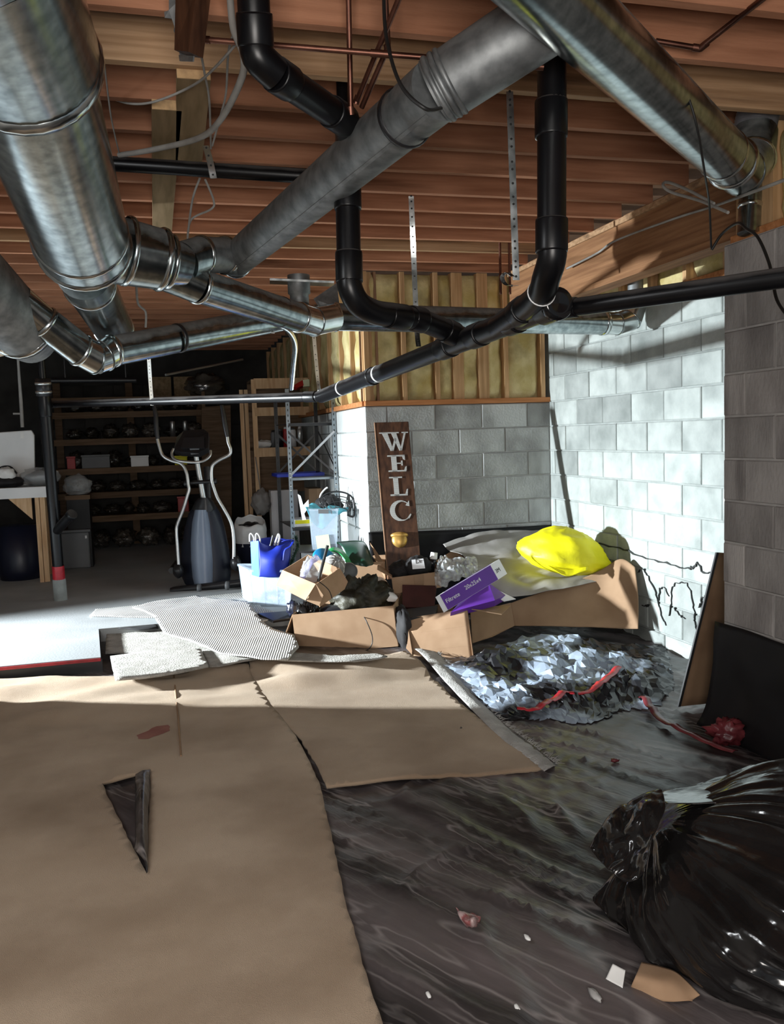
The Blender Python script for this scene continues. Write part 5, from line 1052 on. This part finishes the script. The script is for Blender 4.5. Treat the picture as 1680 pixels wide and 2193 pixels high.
for s in (0, 1):
    dd = -.02
    t.part('swing_arm', M().tube(spl([EX(x, y, dd) for x, y in arms[s]], 40), .0155, 12), 'silver')
    t.part('lower_arm', M().tube(spl([EX(x, y, dd) for x, y in low[s]], 40), .0155, 12), 'silver')
    t.part('foam_grip', M().tube([EX(x, y, dd) for x, y in grip[s]], [.017, .022, .024, .019], 12), 'black')
    t.part('pivot_boot', M().blob(EX(*[(382, 1222), (505, 1206)][s], dd+.03), (.05, .07, .07), amp=.15, nu=14, nv=10), 'black')
    t.part('pedal_arm', M().tube([EX(*[(368, 1222), (503, 1214)][s], .02), EX(*[(380, 1205), (498, 1200)][s], .5)], .03, 10), 'black')
t.part('cross_pivot', M().tube([EX(396, 1035, .03), EX(464, 1030, .03)], .017, 12), 'black')
for x in (398, 404, 453, 461): t.part('pivot_collar', M().tube([EX(x-3, 1036-(x-398)*.08, .0), EX(x+3, 1035-(x-398)*.08, .0)], .026, 12), 'black')
t.done()

# ================================================================ workbench, left
t = T('workbench', 'pine workbench with white painted top at the far left', 'workbench')
e0 = D(99, 1042, 8.52); zt = e0.z; e0b = V((e0.x, e0.y, zt))
xl_ = e0.x-1.9; yb_ = e0.y+.75
t.part('top', M().span((xl_, e0.y, zt-.035), (e0.x, yb_, zt)), 'white'); t.part('apron', M().span((xl_, e0.y-.004, zt-.105), (e0.x+.004, e0.y+.034, zt-.012)), 'white')
for lx, ly in ((e0.x-.06, e0.y+.10), (e0.x-.62, e0.y+.10), (e0.x-.06, yb_-.1), (e0.x-1.8, e0.y+.1)):
    t.part('leg', M().span((lx-.06, ly-.06, SLZ), (lx-.022, ly-.02, zt-.04)), 'pinebench'); t.part('leg', M().span((lx-.018, ly-.04, SLZ), (lx+.03, ly+.02, zt-.04)), 'pinebench')
t.part('knee_brace', M().panel([V((e0.x-.36, e0.y+.05, zt-.105)), V((e0.x-.15, e0.y+.05, zt-.105)), V((e0.x-.15, e0.y+.05, zt-.32))], .035), 'pinebench'); t.done()
bt = zt+.002
t = T('white_cooler_panel', 'pale grey upright panel standing on the back of the workbench', 'panel')
q = [AY(x, y, e0.y+.45) for x, y in ((-60, 930), (68, 921), (74, 932), (75, 1000))]; q = q+[V((q[3].x, q[3].y, bt)), V((q[0].x, q[0].y, bt))]
t.part('panel', M().panel(q, .05), 'white', bevel=.01); t.part('white_tag', M().panel([AY(x, y, e0.y+.42) for x, y in ((44, 925), (51, 925), (51, 939), (44, 939))], .004), 'paper', label='small white tag'); t.done()
c1 = AY(85, 1014, e0.y+.28); T('clear_wrapped_pile', 'pile in grey clear wrap at the right end of workbench', 'bundle').solo(M().blob(V((c1.x, c1.y, bt+.085)), (.19, .16, .095), amp=.25, fr=3, seed=41, ridge=.15), 'wrap')
T('grey_folded_pile', 'grey folded cloth inside the clear wrap on the workbench', 'cloth').solo(M().blob(V((c1.x, c1.y, bt+.07)), (.15, .12, .075), amp=.2, fr=3, seed=42), 'greypl')
c2 = AY(14, 1003, e0.y+.2); T('white_pillow', 'small white lumpy pillow on the left part of workbench', 'pillow').solo(M().blob(V((c2.x, c2.y, bt+.13)), (.09, .08, .075), amp=.25, fr=3, seed=43), 'paper')
T('black_arched_bag', 'black bag with arched handle under the white pillow', 'bag').solo(M().blob(V((c2.x, c2.y+.02, bt+.05)), (.16, .12, .06), amp=.2, fr=3, seed=44).tube(spl([V((c2.x-.1, c2.y, bt+.1)), V((c2.x-.06, c2.y, bt+.19)), V((c2.x+.03, c2.y, bt+.20)), V((c2.x+.09, c2.y, bt+.13))], 20), .012, 8), 'blackcloth')
c3 = AY(132, 1040, e0.y+.5); T('clear_bag', 'clear plastic bag slumped behind the standpipe beside the workbench', 'bag').solo(M().blob(V((e0.x+.20, e0.y+1.07, zt-.05)), (.15, .13, .12), amp=.3, fr=3, seed=45, ridge=.15), 'wrap')
t = T('bag_stand_box', 'dark box under the slumped clear bag', 'box'); t.part('body', M().span((e0.x+.08, e0.y+.95, SLZ), (e0.x+.32, e0.y+1.2, zt-.15)), 'skirt', bevel=.004); t.part('band', M().span((e0.x+.07, e0.y+.94, zt-.20), (e0.x+.33, e0.y+1.21, zt-.15)), 'shelfwood'); t.done()
b_ = G(160, 1218, SLZ); t = T('grey_storage_bin', 'dark grey lidded bin on the slab behind the standpipe', 'bin')
t.part('body', M().span((b_.x-.22, b_.y, SLZ), (b_.x+.17, b_.y+.35, SLZ+.40)), 'greypl', bevel=.015); t.part('lid', M().span((b_.x-.24, b_.y-.02, SLZ+.40), (b_.x+.19, b_.y+.37, SLZ+.43)), 'greypl', bevel=.006); t.part('latch', M().span((b_.x+.13, b_.y-.025, SLZ+.33), (b_.x+.15, b_.y-.005, SLZ+.36)), 'white'); t.done()
T('white_pipe_end', 'short bright white plastic tee hanging in the dark upper left', 'pipe').solo(M().tube([V((AY(45, 862, 10.5).x, 10.5, 3.034)), AY(45, 862, 10.5), AY(48, 915, 10.5)], [.006, .02, .02], 10).tube([AY(28, 886, 10.5), AY(46, 886, 10.5)], .012, 10), 'cablewhite')
T('dark_drum', 'dark drum standing under the workbench', 'drum').solo(M().lathe([(0, 0), (.2, 0), (.22, .1), (.21, .55), (0, .56)], V((e0.x-.35, e0.y+.45, SLZ)), (0, 0, 1), 24), 'navybin')

# ================================================================ deep shelving along the far wall
YS = 11.6
def shx(px_): return AY(px_, 1000, YS).x
X0, X1 = shx(112), shx(446)
sz = [AY(280, y, YS).z for y in (1102, 1052, 1000, 938, 881, 850)]
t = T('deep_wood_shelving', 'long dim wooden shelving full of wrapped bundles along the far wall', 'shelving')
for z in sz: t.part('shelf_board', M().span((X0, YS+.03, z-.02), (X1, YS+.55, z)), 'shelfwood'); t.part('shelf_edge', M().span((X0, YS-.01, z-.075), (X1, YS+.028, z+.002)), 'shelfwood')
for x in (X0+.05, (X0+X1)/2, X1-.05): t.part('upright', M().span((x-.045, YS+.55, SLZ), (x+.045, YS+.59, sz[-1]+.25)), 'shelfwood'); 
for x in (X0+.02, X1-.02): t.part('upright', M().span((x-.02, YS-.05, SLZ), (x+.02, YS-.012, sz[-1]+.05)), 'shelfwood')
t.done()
rs = random.Random(3)
wrapme = None; first = {}
SHN = ['lowest', 'second', 'middle', 'fourth', 'top']; ORD = ['first', 'second', 'third', 'fourth', 'fifth', 'sixth', 'seventh', 'eighth', 'ninth', 'tenth', 'eleventh', 'twelfth', 'last']
def put_bundle(x, z, rx, rz, k, lab, y=None):
    key = k
    if key not in first:
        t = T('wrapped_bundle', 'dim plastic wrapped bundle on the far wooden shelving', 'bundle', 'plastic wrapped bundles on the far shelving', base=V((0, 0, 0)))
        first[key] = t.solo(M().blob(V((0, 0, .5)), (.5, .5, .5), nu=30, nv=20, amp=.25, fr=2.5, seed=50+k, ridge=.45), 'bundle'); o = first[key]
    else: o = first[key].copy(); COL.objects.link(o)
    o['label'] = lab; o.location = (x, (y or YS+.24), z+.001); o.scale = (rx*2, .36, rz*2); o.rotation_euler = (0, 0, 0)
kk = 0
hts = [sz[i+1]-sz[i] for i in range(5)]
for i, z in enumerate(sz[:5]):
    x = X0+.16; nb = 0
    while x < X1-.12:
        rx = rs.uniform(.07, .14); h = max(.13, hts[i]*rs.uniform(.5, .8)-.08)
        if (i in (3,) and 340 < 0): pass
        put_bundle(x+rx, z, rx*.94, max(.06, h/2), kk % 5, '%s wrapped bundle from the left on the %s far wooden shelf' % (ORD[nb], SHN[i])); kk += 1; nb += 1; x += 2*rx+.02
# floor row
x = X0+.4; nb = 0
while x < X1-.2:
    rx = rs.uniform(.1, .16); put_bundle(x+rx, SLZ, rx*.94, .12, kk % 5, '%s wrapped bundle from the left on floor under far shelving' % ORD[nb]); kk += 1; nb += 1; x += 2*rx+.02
def sx(px_, i): return AY(px_, 940, YS-.0).x, sz[i]
def onshelf(px_, i): return V((AY(px_, 940, YS+.08).x, YS+.075, sz[i]))
for px_, w, col, nm, lb in ((371, .035, 'silver', 'metal_can', 'shiny metal can on far shelf left of the exerciser console'), (398, .03, 'silver', 'metal_can', 'smaller shiny can on far shelf beside the exerciser console')):
    p = onshelf(px_, 3); t = T(nm, lb, 'can'); t.part('body', M().lathe([(0, 0), (w, 0), (w, .19), (w*.9, .20)], p, (0, 0, 1), 16), col); t.part('lid', M().lathe([(0, .205), (w*.8, .205), (w*.9, .20)], p, (0, 0, 1), 16), 'greypl'); t.done()
for px_, i, w, h, col, nm, lb, cat in ((203, 2, .34, .15, 'greypl', 'grey_box', 'wide blue grey box on the middle far shelf', 'box'), (297, 2, .22, .12, 'white', 'pale_box', 'pale small box on the middle far shelf', 'box'), (385, 2, .16, .10, 'yellow', 'yellow_tool_box', 'yellow box low behind the exerciser console', 'box'), (150, 2, .10, .14, 'red', 'red_canister', 'dull red canister at the left of the middle far shelf', 'canister'), (385, 0, .14, .18, 'red', 'red_container', 'dull red container low on the far shelf behind exerciser arm', 'container')):
    p = onshelf(px_, i); t = T(nm, lb, cat); t.part('body', M().span((p.x-w/2, p.y-.06, p.z), (p.x+w/2, p.y-.01, p.z+h)), col, bevel=.006); t.part('lid', M().span((p.x-w/2-.005, p.y-.065, p.z+h), (p.x+w/2+.005, p.y-.005, p.z+h+.02)), col); t.done()
# yellowish panels and dark bags over the shelving
for i, (a, b) in enumerate(((324, 368), (374, 424))):
    T('foam_panel', ['pale tan foam panel above far shelving, left one', 'pale tan foam panel above far shelving beside the wrapped bundle'][i], 'panel').solo(M().span((AY(a, 850, YS+.3).x, YS+.3, sz[5]+.001), (AY(b, 850, YS+.3).x, YS+.35, sz[5]+.27)), 'plank')
T('clear_bag', 'big glinting clear bag lying on top of the far shelving', 'bag').solo(M().blob(V((AY(440, 826, YS+.2).x, YS+.2, sz[5]+.14)), (.26, .2, .15), amp=.3, fr=3, seed=61, ridge=.3), 'bundle')
T('black_tube', 'long dark tube slung high across the far shelving', 'tube').solo(M().tube([AY(110, 815, 10.2), AY(292, 814, 10.2)], .03, 12).bar(AY(140, 815, 10.2), V((AY(140, 815, 10.2).x, 10.2, 2.81)), .01, .01, (1, 0, 0)).bar(AY(270, 815, 10.2), V((AY(270, 815, 10.2).x, 10.2, 2.81)), .01, .01, (1, 0, 0)), 'black')
T('white_curtain_rod', 'slanted white rod hanging high in the dark workshop', 'rod').solo(M().tube([D(355, 803, 8.6), D(520, 770, 9.6)], .012, 10), 'silver')
T('plywood_panel', 'tall tan plywood panel standing behind the exerciser', 'plywood').solo(M().panel([V((AY(432, 1150, 10.9).x, 10.9, SLZ)), V((AY(496, 1150, 10.9).x, 10.9, SLZ)), AY(494, 868, 11.1), AY(432, 872, 11.1)], .02), 'shelfwood')

# ================================================================ pine shelf unit left of the return wall
t = T('pine_shelf_unit', 'tall pine stud shelf unit with cans behind the metal rack', 'shelving')
yf, ybk = 9.5, 10.0
def pz(y): return AY(600, y, yf).z
xa, xb = AY(543, 900, yf).x, AY(668, 900, yf).x
for px_ in (543,): 
    a = AY(543, 830, yf); b = V((a.x+.0, yf, SLZ)); t.part('post', M().bar(b, V((a.x, yf, pz(812))), .038, .05, upv=(1, 0, 0)), 'pinebench')
t.part('post', M().bar(V((xb, yf, SLZ)), V((xb, yf, pz(870))), .038, .05, upv=(1, 0, 0)), 'pinebench')
for px_ in (520, 528): x = AY(px_, 900, yf+.3).x; t.part('post', M().bar(V((x, yf+.3, SLZ)), V((x, yf+.3, pz(830))), .036, .05, upv=(1, 0, 0)), 'pinebench')
for ya, yb2 in ((810, 832), (872, 890), (958, 977)):
    t.part('shelf_rail', M().span((xa+.02, yf-.02, pz(yb2)), (xb+.02, yf+.02, pz(ya))), 'pinebench'); t.part('shelf_deck', M().span((xa, yf+.02, pz(ya)-.03), (xb, ybk, pz(ya)-.004)), 'shelfwood')
t.part('back_panel', M().span((xa, ybk+.01, pz(1060)), (xb+.3, ybk+.03, pz(812))), 'shelfwood'); t.done()
zsh = pz(958)+.0
def can(px_, r, h, mtl, name, label, cap='greypl'):
    p = AY(px_, 940, yf+.12); p.z = zsh; t = T(name, label, 'can'); t.part('body', M().lathe([(0, 0), (r, 0), (r, h*.9), (r*.8, h)], p, (0, 0, 1), 16), mtl); t.part('cap', M().lathe([(0, h*1.12), (r*.6, h*1.12), (r*.75, h*.99)], p, (0, 0, 1), 16), cap); t.done()
can(586, .03, .17, 'greypl', 'spray_can', 'grey spray can with black cap on pine shelf left of rack post', 'black'); can(600, .035, .18, 'black', 'spray_can', 'black spray can on pine shelf behind rack post')
can(612, .026, .20, 'red', 'spray_can', 'red spray can on pine shelf close to the rack post', 'white'); can(643, .032, .20, 'silver', 'spray_can', 'shiny chrome spray can on pine shelf seen through the rack', 'white')
can(628, .035, .19, 'white', 'paint_can', 'white can on pine shelf between red and chrome cans')
p = AY(564, 950, yf+.15); T('white_rag', 'white rag wad on the pine shelf at left', 'rag').solo(M().blob(V((p.x, p.y, zsh+.04)), (.10, .08, .045), amp=.3, seed=71), 'paper')
t = T('tape_roll', 'red and yellow packaging lying on top of the metal rack', 'package'); t.part('red_end', M().panel([D(624, 830, 8.55), D(648, 816, 8.6), D(650, 828, 8.6), D(636, 833, 8.55)], .06), 'red'); t.part('yellow_end', M().panel([D(648, 815, 8.6), D(663, 813, 8.6), D(664, 828, 8.6), D(650, 829, 8.6)], .06), 'cream'); t.done()
for i, (a, c, s) in enumerate(((500, 640, .05), (562, 880, .05))): pass
p = AY(560, 1075, 9.1); T('grey_bag', 'pale grey bag hanging behind the pine posts', 'bag').solo(M().blob(p, (.10, .08, .13), amp=.3, seed=73, ridge=.1).tube([p+V((0, 0, .1)), V((p.x, yf-.03, pz(977)))], .006, 6), 'kraft')
x_ = AY(580, 1150, 9.35); t = T('white_cabinet', 'white carton standing under the pine shelf behind the rack', 'cabinet'); z1_ = AY(600, 1050, 9.3).z
t.part('body', M().span((AY(582, 1100, 9.3).x, 9.3, SLZ), (AY(640, 1100, 9.3).x, 9.48, z1_)), 'whitecard', bevel=.006); t.part('door', M().span((AY(584, 1100, 9.3).x, 9.285, SLZ+.03), (AY(612, 1100, 9.3).x, 9.299, z1_-.02)), 'whitecard'); t.done()

# ================================================================ metal rack
t = T('metal_rack', 'tall slotted steel rack with cross braces beside the lit return wall', 'rack')
fl, fr_, bl2, br2 = D(622, 1010, 8.05), D(719, 1000, 8.05), D(596, 1000, 8.75), D(681, 1000, 8.75)
ztop = D(612, 834, 8.05).z
def post(p, name='post', m='steel'):
    i = t.part(name, M().span((p.x-.018, p.y-.001, SLZ), (p.x+.018, p.y+.003, ztop)).span((p.x+.015, p.y, SLZ), (p.x+.019, p.y+.034, ztop)), m)
    h = M(); z = SLZ+.05
    while z < ztop-.03: h.span((p.x-.004, p.y-.004, z), (p.x+.004, p.y-.0015, z+.02)); z += .05
    t.part('slots', h, 'black_ink', of=i, kind='stuff')
post(fl); post(fr_); post(bl2, m='black'); post(br2, m='black')
for y in (846, 905, 1021, 1130):
    z = D(670, y, 8.05).z; m_ = 'steel' if y == 1021 else 'black'
    t.part('shelf_lip', M().span((fl.x, fl.y-.004, z-.03), (fr_.x, fl.y+.0, z)), m_); t.part('shelf_pan', M().panel([V((fl.x, fl.y, z-.004)), V((fr_.x, fr_.y, z-.004)), V((br2.x+.0, br2.y, z-.004)), V((bl2.x, bl2.y, z-.004))], .006), 'black')
za, zb, zc_ = D(670, 925, 8.05).z, D(670, 1017, 8.05).z, D(670, 1040, 8.05).z
t.part('cross_brace', M().bar(V((fl.x, fl.y-.006, zb)), V((fr_.x, fr_.y-.006, za)), .004, .02), 'steel'); t.part('cross_brace', M().bar(V((fl.x, fl.y-.002, za)), V((fr_.x, fr_.y-.002, zb)), .004, .018), 'black')
t.part('rear_brace', M().bar(V((bl2.x, bl2.y+.005, zb)), V((br2.x, br2.y+.005, za)), .004, .02), 'black'); t.part('rear_brace', M().bar(V((bl2.x, bl2.y+.008, za)), V((br2.x, br2.y+.008, zb)), .004, .02), 'black')
t.part('side_brace', M().bar(V((fr_.x+.02, fr_.y, zb)), V((br2.x+.02, br2.y, za)), .004, .02), 'black')
for p in (fl, fr_):
    for z in (zb-.02, zb+.02, zc_-.04, zc_): t.part('bolt', M().lathe([(0, .004), (.009, .004), (.009, 0)], V((p.x, p.y-.006, z)), (0, -1, 0), 8), 'silver')
t.done()
zz_ = D(670, 1021, 8.05).z; t = T('blue_tray', 'shallow blue tray on the middle shelf of the metal rack', 'tray'); t.part('tray', M().span((fl.x-.1, fl.y+.1, zz_+.001), (fr_.x-.08, fl.y+.5, zz_+.012)), 'blue'); t.part('rim', M().span((fl.x-.1, fl.y+.09, zz_+.001), (fr_.x-.08, fl.y+.1, zz_+.03)).span((fl.x-.1, fl.y+.5, zz_+.001), (fr_.x-.08, fl.y+.51, zz_+.03)).span((fl.x-.11, fl.y+.09, zz_+.001), (fl.x-.1, fl.y+.51, zz_+.03)).span((fr_.x-.08, fl.y+.09, zz_+.001), (fr_.x-.07, fl.y+.51, zz_+.03)), 'blue'); t.done()
zl = D(670, 1130, 8.05).z; t = T('yellow_label_box', 'white box with yellow label on the lowest rack shelf', 'box'); t.part('box', M().span((fl.x+.03, fl.y+.03, zl+.001), (fl.x+.20, fl.y+.3, zl+.07)), 'whitecard', bevel=.003); t.part('yellow_label', M().span((fl.x+.03, fl.y+.027, zl+.03), (fl.x+.20, fl.y+.03, zl+.065)), 'yellow'); t.done()
t = T('brown_carton', 'brown carton sitting on the lowest rack shelf behind the tote', 'box'); t.part('body', M().span((fl.x+.22, fl.y+.32, zl+.001), (fr_.x-.06, fl.y+.58, zl+.34)), 'carddark', bevel=.003); t.part('tape', M().span((fl.x+.30, fl.y+.317, zl+.002), (fl.x+.34, fl.y+.32, zl+.335)), 'card'); t.done()

# ================================================================ bin with white liner bag
bq = G(545, 1232, SLZ); t = T('lined_waste_bin', 'navy waste bin with white liner bag beside the exerciser', 'bin')
bz = lambda y: AY(545, y, bq.y).z
c = V((bq.x, bq.y+.18, 0))
t.part('bin', M().lathe([(0, 0), (.13, 0), (.16, bz(1165)-SLZ)], V((c.x, c.y, SLZ)), (0, 0, 1), 24), 'navybin')
lb = M(); n = 40
def lf(u, v):
    a = 2*pi*u; r = [.155, .168, .172, .166, .135][0]*(1-v)+.165*v; k = 1+.05*noise.noise(V((cos(a)*3, sin(a)*3, v*4)))+.02*sin(14*a)*v
    z = bz(1172)+(bz(1108)-bz(1172))*v-.05*v*(1-sin(a))+.03*noise.noise(V((cos(a)*1.5, sin(a)*1.5, 3)))*v
    return V((c.x+cos(a)*r*k*(1-.12*max(0, v-.85)/.15), c.y+sin(a)*r*k*(1-.12*max(0, v-.85)/.15), z))
t.part('liner_bag', lb.grid(49, 18, lf), 'paper', solid=.003, label='white liner bag'); t.done()
T('dark_refuse', 'dark refuse heaped inside the lined waste bin', 'refuse').solo(M().blob(V((c.x, c.y, bz(1128)-.02)), (.12, .12, .05), amp=.3, seed=81), 'black')
